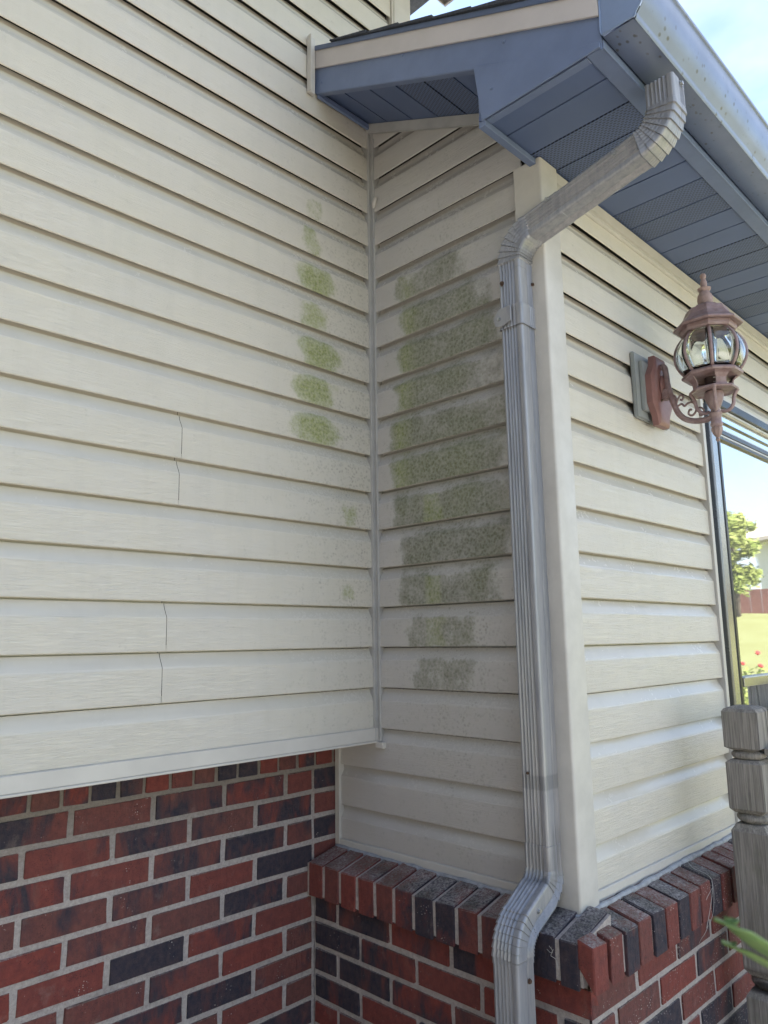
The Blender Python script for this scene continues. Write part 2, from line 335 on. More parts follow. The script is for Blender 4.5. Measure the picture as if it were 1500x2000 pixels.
# ---------------------------------------------------------------- object helpers
def tag(o, label=None, cat=None, group=None, kind=None):
    if label: o['label'] = label
    if cat: o['category'] = cat
    if group: o['group'] = group
    if kind: o['kind'] = kind
    return o
def thing(name, loc, label, cat, group=None, kind=None):
    o = bpy.data.objects.new(name, None); COL.objects.link(o); o.location = loc; o.empty_display_size = 0.05
    return tag(o, label, cat, group, kind)
def link(name, me, parent=None, mat=None):
    o = bpy.data.objects.new(name, me); COL.objects.link(o)
    if parent is not None:
        o.parent = parent
        p = parent; off = Vector((0, 0, 0))
        while p is not None: off += p.location; p = p.parent
        o.location = -off                      # meshes are written in world coordinates
    if mat: me.materials.append(MATS[mat])
    return o
def mesh(name, vs, fs, mat, parent=None, smooth=False):
    me = bpy.data.meshes.new(name); me.from_pydata([tuple(v) for v in vs], [], fs); me.update()
    if smooth:
        for p in me.polygons: p.use_smooth = True
    return link(name, me, parent, mat)
def bmobj(name, bm, mat, parent=None, smooth=False, auto=None):
    bmesh.ops.recalc_face_normals(bm, faces=bm.faces)
    me = bpy.data.meshes.new(name); bm.to_mesh(me); bm.free()
    if smooth or auto:
        for p in me.polygons: p.use_smooth = True
    if auto: me.set_sharp_from_angle(angle=R(auto))
    return link(name, me, parent, mat)
def bbox(bm, x0, x1, y0, y1, z0, z1, bev=0.0, seg=1):
    r = bmesh.ops.create_cube(bm, size=1.0); vs = r['verts']
    for v in vs:
        v.co = Vector((x0 + (v.co.x + .5) * (x1 - x0), y0 + (v.co.y + .5) * (y1 - y0), z0 + (v.co.z + .5) * (z1 - z0)))
    if bev: bmesh.ops.bevel(bm, geom=list({e for v in vs for e in v.link_edges}), offset=bev, segments=seg, affect='EDGES')
def box(name, x0, x1, y0, y1, z0, z1, mat, parent=None, bev=0.001, seg=1, smooth=False):
    bm = bmesh.new(); bbox(bm, x0, x1, y0, y1, z0, z1, bev, seg); return bmobj(name, bm, mat, parent, auto=35 if smooth else None)
def prism(bm, pts, ax, a0, a1):
    """closed outline in the two axes other than ax, extruded from a0 to a1"""
    def P(p, a):
        return {0: (a, p[0], p[1]), 1: (p[0], a, p[1]), 2: (p[0], p[1], a)}[ax]
    A = [bm.verts.new(P(p, a0)) for p in pts]; B = [bm.verts.new(P(p, a1)) for p in pts]
    n = len(pts)
    for i in range(n): bm.faces.new((A[i], A[(i + 1) % n], B[(i + 1) % n], B[i]))
    bm.faces.new(A[::-1]); bm.faces.new(B)
def lathe(bm, prof, cx, cy, n=24, phase=0.0, caps=True):
    rings = []
    for r, z in prof:
        rings.append([bm.verts.new((cx + r * math.cos(phase + 2 * math.pi * i / n), cy + r * math.sin(phase + 2 * math.pi * i / n), z)) for i in range(n)])
    for a, b in zip(rings, rings[1:]):
        for i in range(n): bm.faces.new((a[i], a[(i + 1) % n], b[(i + 1) % n], b[i]))
    if caps:
        bm.faces.new(rings[0][::-1]); bm.faces.new(rings[-1])
def tube(bm, pts, rad, n=8, flat=1.0):
    pts = [Vector(p) for p in pts]; rings = []
    prev = None
    for i, p in enumerate(pts):
        t = (pts[min(i + 1, len(pts) - 1)] - pts[max(i - 1, 0)]).normalized()
        if prev is None: a = t.orthogonal().normalized()
        else: a = (prev - t * prev.dot(t)).normalized()
        prev = a; b = t.cross(a); r = rad[i] if hasattr(rad, '__len__') else rad
        rings.append([bm.verts.new(p + (a * math.cos(2 * math.pi * k / n) + b * math.sin(2 * math.pi * k / n) * flat) * r) for k in range(n)])
    for a, b in zip(rings, rings[1:]):
        for i in range(n): bm.faces.new((a[i], a[(i + 1) % n], b[(i + 1) % n], b[i]))
    bm.faces.new(rings[0][::-1]); bm.faces.new(rings[-1])
def spline(ctrl, n):
    c = [Vector(p) for p in ctrl]; c = [c[0] * 2 - c[1]] + c + [c[-1] * 2 - c[-2]]; out = []
    for i in range(1, len(c) - 2):
        for k in range(n):
            t = k / n; p0, p1, p2, p3 = c[i - 1:i + 3]
            out.append(0.5 * ((2 * p1) + (p2 - p0) * t + (2 * p0 - 5 * p1 + 4 * p2 - p3) * t * t + (3 * p1 - p0 - 3 * p2 + p3) * t ** 3))
    out.append(c[-2]); return out

# ================================================================ GROUND
L = 0.5576; S = 0.1016
def ground():
    vs = []; fs = []; n = 90; ext = 160
    def gz(x, y):
        d = x - 3.0
        z = -1.50 + max(0, min(1, d / 12.0)) ** 1.2 * 1.85 + max(0, (x - 15)) * 0.012
        return z
    xs = [-ext + i * 2 * ext / n for i in range(n)] + []
    xs = sorted(set([-160, -100, -60, -30, -12, -5, 0, 2, 3] + [3 + i for i in range(1, 24)] + [30, 40, 60, 100, 160]))
    ys = sorted(set([-160, -100, -60, -40, -25] + list(range(-20, 21, 2)) + [25, 40, 60, 100, 160]))
    for y in ys:
        for x in xs: vs.append((x, y, gz(x, y) - 0.004 + (0 if x < 3.5 else noise.noise(Vector((x * .3, y * .3, 0))) * 0.06)))
    W = len(xs)
    for j in range(len(ys) - 1):
        for i in range(W - 1): fs.append((j * W + i, j * W + i + 1, (j + 1) * W + i + 1, (j + 1) * W + i))
    tag(mesh('lawn', vs, fs, 'lawn', smooth=True), kind='structure')
    tag(box('patio', -4.5, 3.2, -9.0, 0.30, -1.60, -1.494, 'patio', bev=0.004), kind='structure')
ground()

# ================================================================ SIDING
PROF = [(0.1150, -0.0230), (0.0994, -0.0230), (0.0986, -0.0150), (0.0945, -0.0142), (0.0875, -0.0118), (0.0800, -0.0072), (0.0735, -0.0034), (0.0690, -0.0014), (0.0670, -0.0010),
        (0.0500, -0.0006), (0.0300, -0.0003), (0.0060, 0.0), (0.0022, -0.0002), (0.0006, -0.0012), (0.0, -0.0028), (0.0012, -0.0042), (0.0120, -0.0046)]
FLAT = [0, 0, 0, 0, 0, 0, .0, .25, 1, 1, 1, 1, 1, .5, 0, 0, 0]
def ell(u, z, cu, cz, ru, rz, amp=1.0, pw=2.2):
    d = abs((u - cu) / ru) ** pw + abs((z - cz) / rz) ** pw
    return amp * max(0.0, min(1.0, (2.2 - d) / 2.1))
ALG_A = [(-.212, 1.035, .026, .034, .40), (-.215, .985, .022, .030, .62), (-.214, .935, .030, .030, .50), (-.220, .895, .026, .024, .55), (-.203, .842, .056, .034, 1.0), (-.208, .745, .045, .032, .72), (-.188, .648, .064, .037, 1.0),
         (-.203, .545, .062, .037, .95), (-.198, .443, .074, .036, .9), (-.094, .232, .026, .026, .55), (-.100, .036, .026, .020, .5)]
ALG_B = [(8, .10, .345, .72, .2), (7, .10, .415, .92, .35), (6, .085, .44, .98, .35), (5, .080, .445, .92, .35), (4, .068, .445, 1.0, .35), (3, .062, .45, 1.0, .55),
         (2, .060, .455, 1.0, .45), (1, .085, .445, 1.0, .15), (0, .078, .42, .95, .3), (-1, .105, .35, .72, .45), (-2, .125, .36, .55, .25)]
def stains(wall, u, z, h, lev):
    a = d = 0.0; tone = 0.0
    wob = noise.noise(Vector((u * 9, z * 9, 3.1))); wob2 = noise.noise(Vector((u * 26, z * 26, 8.7)))
    if wall == 'A':
        for cu, cz, ru, rz, amp in ALG_A:
            a = max(a, ell(u + wob2 * .022 + wob * .01, z + wob * .010 + wob2 * .008, cu, cz, ru, rz, amp))
        a *= 1.18 if h < .074 else max(0, 1 - (h - .074) / .012)
        tone = 0.85
        d = max(0, 1 - abs(u + .06) / .34) * max(0, min(1, 1.15 - abs(z - .45) / 1.0)) * .85
    elif wall == 'B':
        v = -u
        for lv, v0, v1, amp, tn in ALG_B:
            if lv == lev:
                e = min((v - v0 + .012 + wob2 * .030 + wob * .016) / .040, (v1 - v + .02 + wob2 * .04) / .09)
                hh = h / S
                top = max((.82 + .16 * wob - hh) / .14, .42 if hh < .95 else 0); bot = (hh + .02) / .05
                a = amp * max(0, min(1, e, top, bot))
                a *= 1.0 + .40 * wob + .30 * wob2
                gl = max(0.0, 1 - abs(v - v0 - .03) / .05) if lev >= 3 else 0
                tone = min(1, tn * (.30 + .5 * wob) + gl * .55 + (0.45 if abs(v - .205 - .02 * wob) < .028 and lev in (-1, 2, 0) and hh < .7 else 0))
        d = max(0, 1 - abs(v - .27) / .33) * max(0, min(1, 1.25 - abs(z - .25) / .95)) * 1.0
    return a, max(0, d + .3 * wob * d), tone
def board(wall, parent, lev, u0, u1, mat, raise_=0.0, step=0.012):
    n = max(2, int(abs(u1 - u0) / step)); vs = []; fs = []; A = []; D = []; T = []; F = []
    sd = lev * 3.7 + {'A': 0, 'B': 50, 'C': 90}[wall]
    np_ = len(PROF)
    for i in range(n + 1):
        u = u0 + (u1 - u0) * i / n
        wv = noise.noise(Vector((u * 4.0, sd, 0))) * 0.0009 + noise.noise(Vector((u * 1.2, sd, 5))) * 0.0010
        cw = noise.noise(Vector((u * 7.0, sd, 9))) * 0.0012
        zz = noise.noise(Vector((u * 0.9, sd, 2))) * 0.0008
        for j, (h, d) in enumerate(PROF):
            o = d + wv * (1 if 7 <= j <= 13 else 0.3) + raise_ + (cw if 4 <= j <= 7 else 0)
            z = lev * S + h + zz * (1 if j > 7 else .4)
            vs.append((u, -o, z) if wall == 'A' else ((-o, u, z) if wall == 'B' else (u, -L - o, z)))
            a, dd, tn = stains(wall, u, z, h, lev); A.append(a); D.append(dd); T.append(tn); F.append(FLAT[j])
    for i in range(n):
        for j in range(np_ - 1):
            q = (i * np_ + j, i * np_ + j + 1, (i + 1) * np_ + j + 1, (i + 1) * np_ + j)
            fs.append(q if wall != 'B' else q[::-1])
    me = bpy.data.meshes.new('siding_board'); me.from_pydata(vs, [], fs); me.update()
    for p in me.polygons: p.use_smooth = True
    me.set_sharp_from_angle(angle=R(28))
    for nm, dat in (('algae', A), ('dirt', D), ('tone', T), ('flat', F)):
        at = me.attributes.new(nm, 'FLOAT', 'POINT'); at.data.foreach_set('value', dat)
    return link('siding_board', me, parent, mat)

sa = thing('siding_wall', (-1.0, 0, -.335), 'wide beige lap siding wall left of the inside corner with bright green algae spots', 'wall')
for lev in range(-3, 24):
    z = lev * S
    right = -0.006 if z < 1.5 else 0.098
    seam = {3: -.577, 2: -.580, -1: -.598, -2: -.604, 14: -1.5, 9: -1.65}.get(lev)
    # 1 and 2, -1 and -2 carry the butt joints seen in the photograph
    if seam is not None:
        board('A', sa, lev, -2.9, seam - .0007, 'siding_x', raise_=0.0006); board('A', sa, lev, seam + .0008, right, 'siding_x')
    else: board('A', sa, lev, -2.9, right, 'siding_x')
box('wall_core', -2.9, .178, .0245, .150, -.325, 2.5, 'void', sa, bev=0)
# bottom trim of the overhang and its return
bm = bmesh.new(); prism(bm, [(-.0035, -.3030), (-.0055, -.3048), (-.006, -.333), (-.004, -.337), (.150, -.337), (.150, -.325), (.013, -.325), (.012, -.3030)], 0, -2.9, 0.0015)
bmobj('bottom_trim', bm, 'trim', sa)
box('bottom_trim_lip', -2.9, 0.0016, -.0085, -.0055, -.3395, -.3345, 'trim', sa, bev=.001)
# inside corner trim: two raised beads with a flat web between them
bm = bmesh.new()
prism(bm, [(-.0105, -.0045), (-.0105, .0240), (.0240, .0240), (.0240, -.0125), (-.0005, -.0125), (-.0012, -.0045)], 2, -.336, 1.383)
bmobj('corner_trim', bm, 'corner_grey', sa)
box('corner_bead', -.0125, -.0098, -.0066, .0030, -.336, 1.383, 'corner_grey', sa, bev=.0008)
box('corner_bead', -.0040, .0030, -.0162, -.0126, -.336, 1.350, 'corner_grey', sa, bev=.0008)
box('corner_foot', -.0095, .004, -.030, -.0030, -.352, -.3375, 'trim', sa, bev=.001)
cp = box('corner_post', .104, .182, -.010, .15, 1.40, 2.52, 'post_trim', sa, bev=.003)
box('corner_bead', .0985, .1045, -.006, .01, 1.40, 2.52, 'trim', sa, bev=.001)

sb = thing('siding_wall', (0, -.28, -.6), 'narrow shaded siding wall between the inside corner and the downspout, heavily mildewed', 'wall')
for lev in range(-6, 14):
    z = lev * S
    board('B', sb, lev, -.51, (.142 if lev < -3 else (-.012 if lev > -4 else .142)), 'siding_y_shaded')
box('wall_core', .0245, .10, -.50, .150, -.600, 1.38, 'void', sb, bev=0)
box('j_channel', -.0055, .012, .1385, .1560, -.612, -.34, 'trim', sb, bev=.001)
box('j_channel', -.0085, .0, .1365, .1395, -.603, -.34, 'trim', sb, bev=.0008)
bm = bmesh.new(); prism(bm, [(-.005, -.5905), (-.0065, -.592), (-.0075, -.606), (-.0065, -.612), (.013, -.612), (.013, -.5905)], 1, -.502, .1383)
bmobj('base_trim', bm, 'trim', sb)

scw = thing('siding_wall', (.42, -L, -.6), 'siding wall behind the lantern, between the outer corner post and the dark window', 'wall')
for lev in range(-6, 10):
    z = lev * S
    if z > .64: board('C', scw, lev, .056, 3.2, 'siding_x')
    else: board('C', scw, lev, .056, .822, 'siding_x')
board('C', scw, 6, .80, 3.2, 'siding_x', raise_=-.0004)
box('wall_core', .10, 3.2, -L + .0245, -L + .10, -.600, 1.0, 'void', scw, bev=0)
bm = bmesh.new(); prism(bm, [(-L - .005, -.5905), (-L - .0065, -.592), (-L - .0075, -.606), (-L - .0065, -.612), (-L + .013, -.612), (-L + .013, -.5905)], 0, .056, .84)
bmobj('base_trim', bm, 'trim', scw)
bm = bmesh.new(); prism(bm, [(-L - .004, .958), (-L - .0085, .9605), (-L - .0085, .9665), (-L - .003, .968), (-L - .003, .974), (-L - .0085, .976), (-L - .0095, 1.001), (-L + .012, 1.001), (-L + .012, .958)], 0, .052, 3.2)
bmobj('frieze_trim', bm, 'trim', scw)
# outer corner post, hollow look: rounded nose, side flanges
def rrect(x0, x1, y0, y1, r, n=4):
    P = []
    for cx, cy, a0 in ((x1 - r, y1 - r, 0), (x0 + r, y1 - r, 90), (x0 + r, y0 + r, 180), (x1 - r, y0 + r, 270)):
        for k in range(n + 1):
            a = R(a0 + 90 * k / n); P.append((cx + r * math.cos(a), cy + r * math.sin(a)))
    return P
bm = bmesh.new(); prism(bm, rrect(-.016, .0585, -L - .014, -L + .062, .006), 2, -.618, 1.0035)
op = bmobj('corner_post', bm, 'post_trim', scw, auto=40)
box('notch_shadow', .060, .0635, -L - .0135, -L - .0125, .9465, .9545, 'void', scw, bev=0)

# ================================================================ BRICKWORK
BR = {}
def brick_mesh(key, lx, ly, lz, k):
    """brick centred on its front face; local x along the wall, y into the wall"""
    if (key, k) in BR: return BR[(key, k)]
    rnd = random.Random(hash((lx, lz)) % 9999 + k)
    bm = bmesh.new(); bbox(bm, -lx / 2, lx / 2, 0, ly, -lz / 2, lz / 2)
    bmesh.ops.bevel(bm, geom=list(bm.edges), offset=.0016, segments=1, affect='EDGES')
    for v in bm.verts:
        v.co += Vector((rnd.uniform(-1, 1) * .0019, rnd.uniform(-1, 1) * .0014, rnd.uniform(-1, 1) * .0011))
    bmesh.ops.recalc_face_normals(bm, faces=bm.faces)
    me = bpy.data.meshes.new(key); bm.to_mesh(me); bm.free(); BR[(key, k)] = me
    return me
brng = random.Random(21)
def put(me, parent, name, pos, rz, mat, rx=0.0, dark=None):
    o = bpy.data.objects.new(name, me); COL.objects.link(o)
    if not me.materials: me.materials.append(MATS[mat])
    o.parent = parent; o.location = Vector(pos) - parent.location
    o.rotation_euler = (rx + brng.uniform(-.006, .006), brng.uniform(-.006, .006), rz + brng.uniform(-.004, .004))
    t = brng.random()
    fl = dark if dark is not None else (brng.uniform(.15, .38) if t < .40 else (brng.uniform(.42, .72) if t < .88 else brng.uniform(.76, .95)))
    o.color = (fl, brng.random(), brng.random(), 1)
    return o
MZ = -.407; CH = .0605; BL = .1795; J = .0120
ba = thing('brick_wall', (-.5, .157, -1.5), 'long red and charcoal brick wall under the overhanging beige siding at lower left', 'wall')
# header row directly below the siding
for i in range(-2, 48):
    xc = -.100 - i * .0598
    put(brick_mesh('header', .0515, .04, .062, i % 4), ba, 'brick', (xc, .157 + brng.uniform(-.001, .002), MZ + .0045 + .031), 0, 'brick')
for k in range(18):
    zc = MZ - CH * k - CH / 2
    off = 0 if k % 2 else BL / 2
    for i in range(0, 15):
        xr = -.0775 - i * BL + (0 if k % 2 else BL / 2) ; xl = xr - BL
        if xr > -.0775 + .001:
            lx = BL / 2 - J; xc = -.0775 - J / 2 - lx / 2 + .002; me = brick_mesh('half_a', lx, .04, CH - J, i % 3)
        else: xc = (xl + xr) / 2; me = brick_mesh('full', BL - J, .04, CH - J, brng.randrange(6))
        if k <= 2 and i == 0: pass
        put(me, ba, 'brick', (xc, .157 + brng.uniform(-.0012, .0018), zc), 0, 'brick')
    if k < 4:      # short run of bricks that carries on right, behind the siding of the next wall
        xs = -.0775 + (BL if (k % 2) else BL / 2)
        put(brick_mesh('stub', .0735, .04, CH - J, k), ba, 'brick', (-.0365, .157 + .001, zc), 0, 'brick')
def rough_plate(name, axis, c, u0, u1, z0, z1, parent, step=.012):
    nu = max(2, int((u1 - u0) / step)); nz = max(2, int((z1 - z0) / step)); vs = []; fs = []
    for i in range(nu + 1):
        for j in range(nz + 1):
            u = u0 + (u1 - u0) * i / nu; z = z0 + (z1 - z0) * j / nz
            d = noise.noise(Vector((u * 55, z * 55, c * 7))) * .0012
            vs.append((u, c + d, z) if axis == 'y' else (c + d, u, z))
    for i in range(nu):
        for j in range(nz):
            q = (i * (nz + 1) + j, (i + 1) * (nz + 1) + j, (i + 1) * (nz + 1) + j + 1, i * (nz + 1) + j + 1)
            fs.append(q)
    return mesh(name, vs, fs, 'mortar', parent, smooth=True)
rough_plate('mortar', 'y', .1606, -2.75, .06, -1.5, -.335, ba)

bb = thing('brick_wall', (-.077, -.2, -1.5), 'short brick wall with a projecting ledge running from the inside corner to behind the downspout', 'wall')
ZB = -.709
for k in range(13):
    zc = ZB - CH * k - CH / 2
    y = .157
    first = (BL / 2) if k % 2 == 0 else BL * .94
    ys = [y]; ys.append(y - first)
    while ys[-1] > -.62: ys.append(ys[-1] - BL)
    for a, b2 in zip(ys, ys[1:]):
        e = max(b2, -.620); ln = a - e - J
        if ln < .02: continue
        put(brick_mesh('b%d' % int(ln * 1000), ln, .04, CH - J, brng.randrange(3)), bb, 'brick', (-.077 + brng.uniform(-.001, .001), (a + e) / 2 - (J / 2 if e == -.620 else 0) , zc), R(-90), 'brick')
rough_plate('mortar', 'x', -.0734, -.612, .157, -1.5, -.640, bb)
bc = thing('brick_wall', (.3, -.62, -1.5), 'brick wall below the lantern, its ledge bricks dusted with webs, between downspout and wooden post', 'wall')
for k in range(13):
    zc = ZB - CH * k - CH / 2
    xs = [-.077, -.077 + (BL if k % 2 == 0 else BL / 2)]
    while xs[-1] < 2.9: xs.append(xs[-1] + BL)
    for i, (a, b2) in enumerate(zip(xs, xs[1:])):
        a2 = a + (.0 if i else .0012)
        ln = b2 - a2 - J
        put(brick_mesh('c%d' % int(ln * 1000), ln, .04, CH - J, brng.randrange(4)), bc, 'brick', ((a2 + b2) / 2 - (J / 2 if not i else 0), -.620 + brng.uniform(-.001, .001), zc), 0, 'brick', dark=(None if brng.random() > .4 else .15))
rough_plate('mortar', 'y', -.6164, -.072, 2.9, -1.5, -.640, bc)
# sloping rowlock ledge
lrng = random.Random(5)
def ledge_brick(parent, along, c, wdt, dark, depth=.115, name='ledge_brick', fz=-.632, drop=.0):
    """along='y': ledge of the short wall (front faces -X); along='x': front faces -Y"""
    bm = bmesh.new(); w2 = wdt / 2
    pr = [(0, -.079), (0, 0), (depth, depth * .26), (depth, -.04)]      # (into wall, z)
    j = lrng.uniform(-.0018, .0018); jz = lrng.uniform(-.0018, .0015) - drop
    A = []
    for s in (-1, 1):
        for d, z in pr:
            if along == 'y': A.append(bm.verts.new((-.100 + d + j, c + s * w2, fz + z + jz)))
            else: A.append(bm.verts.new((c + s * w2, -.645 + d + j, fz + z + jz)))
    for i in range(4): bm.faces.new((A[i], A[(i + 1) % 4], A[4 + (i + 1) % 4], A[4 + i]))
    bm.faces.new(A[:4][::-1]); bm.faces.new(A[4:])
    bmesh.ops.bevel(bm, geom=list(bm.edges), offset=.0018, segments=1, affect='EDGES')
    for v in bm.verts: v.co += Vector([lrng.uniform(-1, 1) * .0008 for _ in range(3)])
    o = bmobj(name, bm, 'ledge', parent); o.color = (dark, lrng.random(), lrng.random(), 1); return o
seqB = [.10, .12, .20, .48, .30, .62, .66, .58, .50, .45, .55, .92, .85]
for i in range(13):
    ledge_brick(bb, 'y', .1245 - i * .0602 + (.006 if i == 12 else 0), .0500 if i < 12 else .040, seqB[i])
# mortar bed of the ledge, slightly below the brick faces
for (o, prnt) in (('y', bb), ('x', bc)):
    bm = bmesh.new()
    if o == 'y': prism(bm, [(-.0972, -.704), (-.0972, -.6352), (.013, -.6085), (.013, -.700)], 1, -.618, .1565)
    else: prism(bm, [(-.6400, -.702), (-.6400, -.6390), (-L + .015, -.6150), (-L + .015, -.702)], 0, -.030, 2.9)
    bmesh.ops.subdivide_edges(bm, edges=[e for e in bm.edges if e.calc_length() > .3], cuts=60)
    for v in bm.verts: v.co += noise.noise_vector(v.co * 40) * .0014
    bmobj('ledge_mortar', bm, 'mortar', prnt)
seqC = [.08, .12, .62, .22, .80, .18, .88, .40, .15, .90, .12, .30, .5, .2, .7]
xcur = -.0765
for i in range(46):
    wd = .0505; dk = seqC[i] if i < len(seqC) else lrng.random()
    if i == 0: ledge_brick(bc, 'x', xcur, .049, dk, depth=.033, name='corner_ledge_brick', fz=-.6315)
    elif i == 1: ledge_brick(bc, 'x', xcur, .048, dk, depth=.033, name='corner_ledge_brick', fz=-.6315)
    else: ledge_brick(bc, 'x', xcur, wd, dk, depth=.098)
    xcur += .0585
# caulk beads
def bead(name, pts, r, parent, mat='caulk'):
    bm = bmesh.new(); P = [Vector(p) for p in pts]; Q = []
    for a, b2 in zip(P, P[1:]):
        n = max(2, int((b2 - a).length / .010))
        for i in range(n): Q.append(a.lerp(b2, i / n))
    Q.append(P[-1]); rad = [r * (1 + .45 * noise.noise(q * 33)) for q in Q]; Q = [q + noise.noise_vector(q * 21) * .0022 for q in Q]
    tube(bm, Q, rad, 8); return bmobj(name, bm, mat, parent, smooth=True)
bead('caulk_bead', [(-.008, .148, -.612), (-.009, -.2, -.6125), (-.0105, -.478, -.613)], .0068, sb)
bead('caulk_bead', [(.004, .154, -.340), (.002, .1555, -.60)], .0045, sb)
bead('caulk_bead', [(-.016, -.44, -.614), (-.0175, -L - .012, -.617), (-.010, -L - .0175, -.618), (.060, -L - .0150, -.615), (.85, -L - .0095, -.611)], .0066, scw)

# ================================================================ EAVE
M = .4710
def rz(y): return 1.390 + M * y           # underside of the rake
ev = thing('roof_eave', (0, -.3, 1.0), 'slate blue boxed eave and rake with vented soffit panels above the outer corner', 'eave')
# rake soffit panels
ye = -.006; k = 0; kinds = [0, 0, 0, 1, 1, 0, 0]
edges = [-.004, -.085, -.180, -.272, -.365, -.455, -.545]
for a, b2, vt in zip(edges, edges[1:], [0, 0, 0, 1, 1, 0]):
    bm = bmesh.new()
    g = .0045; pr = [(a, 0), (a - .001, -.0), (b2 + g, 0), (b2 + g, .006), (b2, .006), (b2, .010), (a, .010)]
    prism(bm, [(y, rz(y) + .012 + dz) for y, dz in pr], 0, -.203, .005)
    bmobj('soffit_panel', bm, 'vent_y' if vt else 'soffit', ev)
# rake board, pale strip, drip edge
def rake_piece(name, x0, x1, lo, hi, mat, y0=-.0015, y1=-.8345, slope_lo=None, slope_hi=None):
    bm = bmesh.new(); prism(bm, [(y0, lo(y0)), (y1, lo(y1)), (y1, hi(y1)), (y0, hi(y0))], 0, x0, x1)
    bmesh.ops.bevel(bm, geom=list(bm.edges), offset=.0008, segments=1, affect='EDGES'); return bmobj(name, bm, mat, ev)
rake_piece('rake_board', -.2085, -.203, rz, lambda y: 1.466 + .4765 * y, 'slate')
rake_piece('rake_board_lip', -.2075, -.190, lambda y: rz(y) - .0015, lambda y: rz(y) + .0012, 'slate', y1=-.553)
rake_piece('rake_strip', -.2145, -.2088, lambda y: 1.463 + .4765 * y, lambda y: 1.518 + .482 * y, 'pale_strip')
rake_piece('drip_edge', -.2185, -.2150, lambda y: 1.516 + .482 * y, lambda y: 1.5300 + .482 * y, 'drip')
# wall-side channels
bm = bmesh.new(); prism(bm, [(y, z) for y, z in ((-.004, rz(-.004) - .020), (-.545, rz(-.545) - .020), (-.545, rz(-.545) + .010), (-.004, rz(-.004) + .010))], 0, -.0120, -.0035)
bmobj('frieze_channel', bm, 'corner_grey', ev)
box('wall_channel', -.203, -.013, -.012, -.0035, 1.376, 1.392, 'slate', ev, bev=.001)
box('rake_end_flashing', -.2360, -.2160, -.012, -.0022, 1.375, 1.545, 'trim', ev, bev=.001)
box('rake_end_flashing', -.2375, -.2345, -.020, -.0022, 1.375, 1.548, 'trim', ev, bev=.001)
# pork chop plate
bm = bmesh.new(); prism(bm, [(-.540, rz(-.540) + .004), (-.556, .9995), (-.8320, 1.0010), (-.8320, 1.012), (-.66, 1.078)], 0, -.2125, -.2088)
bmesh.ops.bevel(bm, geom=list(bm.edges), offset=.0008, segments=1, affect='EDGES'); bmobj('return_plate', bm, 'slate', ev)
box('return_plate_edge', -.2120, -.2000, -.5585, -.5545, .9985, 1.13, 'slate', ev, bev=.001)
# closed back of the box return
box('return_back', -.203, -.001, -.548, -.5425, 1.003, 1.140, 'slate', ev, bev=.001)
box('return_channel', -.2075, -.0165, -.5615, -.5445, .9890, 1.0030, 'slate', ev, bev=.001)
# eave soffit panels
px = -.2065; pat = [0, 0, 1, 1]; i = 0
pe = [-.2065, -.122]
while pe[-1] < 3.1: pe.append(pe[-1] + .0930)
for i, (a, b2) in enumerate(zip(pe, pe[1:])):
    bm = bmesh.new(); g = .0045
    prism(bm, [(a, 1.006), (b2 - g, 1.006), (b2 - g, 1.012), (b2, 1.012), (b2, 1.016), (a, 1.016)], 1, -.8300, (-.5450 if a < .0 else -L + .012))
    bmobj('soffit_panel', bm, 'vent_x' if i % 4 in (2, 3) else 'soffit', ev)
box('soffit_channel', -.2070, 3.2, -.8355, -.8020, 1.0010, 1.0045, 'slate', ev, bev=.0008)
box('soffit_channel_lip', -.2070, 3.2, -.8375, -.8350, .9995, 1.0150, 'slate', ev, bev=.0008)
box('return_inner_channel', -.2035, -.1850, -.8010, -.5620, 1.0008, 1.0045, 'slate', ev, bev=.0008)
box('fascia_board', -.2075, 3.2, -.8345, -.8300, 1.0155, 1.135, 'slate', ev, bev=.001)
# nail heads
for (y, z) in ((-.03, 1.405), (-.33, 1.300), (-.62, 1.150), (-.585, 1.058)):
    bm = bmesh.new(); bmesh.ops.create_uvsphere(bm, u_segments=8, v_segments=5, radius=.0034)
    for v in bm.verts: v.co = Vector((v.co.x * .5 - .2105 - (.003 if z < 1.1 else 0), v.co.y + y, v.co.z + z))
    bmobj('nail_head', bm, 'slate', ev, smooth=True)

rf = thing('shingled_roof', (0.5, 0, 1.3), 'dark asphalt shingle roof slope over the boxed eave', 'roof')
ang = math.atan(.482); ca, sa_ = math.cos(ang), math.sin(ang)
def roof_pt(s, up): return (-.860 + s * ca - up * sa_, 1.5305 + .482 * (-.860) + s * sa_ + up * ca)      # (y, z)
srng = random.Random(3)
bm = bmesh.new(); prism(bm, [roof_pt(0.0, -.004), roof_pt(.95, -.004), roof_pt(.95, 0.0), roof_pt(0.0, 0.0)], 0, -.2165, .182); bmobj('roof_deck', bm, 'drip', rf)
bm = bmesh.new(); prism(bm, [roof_pt(0.0, -.004), roof_pt(1.02, -.004), roof_pt(1.02, 0.0), roof_pt(0.0, 0.0)], 0, .1825, 3.3); bmobj('roof_deck', bm, 'drip', rf)
for c in range(12):
    s0 = -.012 + c * .1215
    for q in range(14):
        x0 = -.2215 - (.0 if q else srng.uniform(0, .004)) + q * .25 - (0 if q == 0 else (c % 3) * .07); x1 = x0 + .247 if q else -.2215 + .25 - (c % 3) * .07 - .003
        if x0 > (0.17) or c < 7 and s0 < .92:
            lim = .945 if x0 < .17 else 1.02
            a0, a1 = s0, min(s0 + .150, lim)
            if a1 - a0 < .03: continue
            if x0 < .17: x1 = min(x1, 3)
            t0 = .0085 + srng.uniform(0, .004)
            bm = bmesh.new(); prism(bm, [roof_pt(a0, .0012), roof_pt(a1, .0005), roof_pt(a1, .0035), roof_pt(a0, t0)], 0, x0, x1); bmobj('shingle', bm, 'shingle', rf)

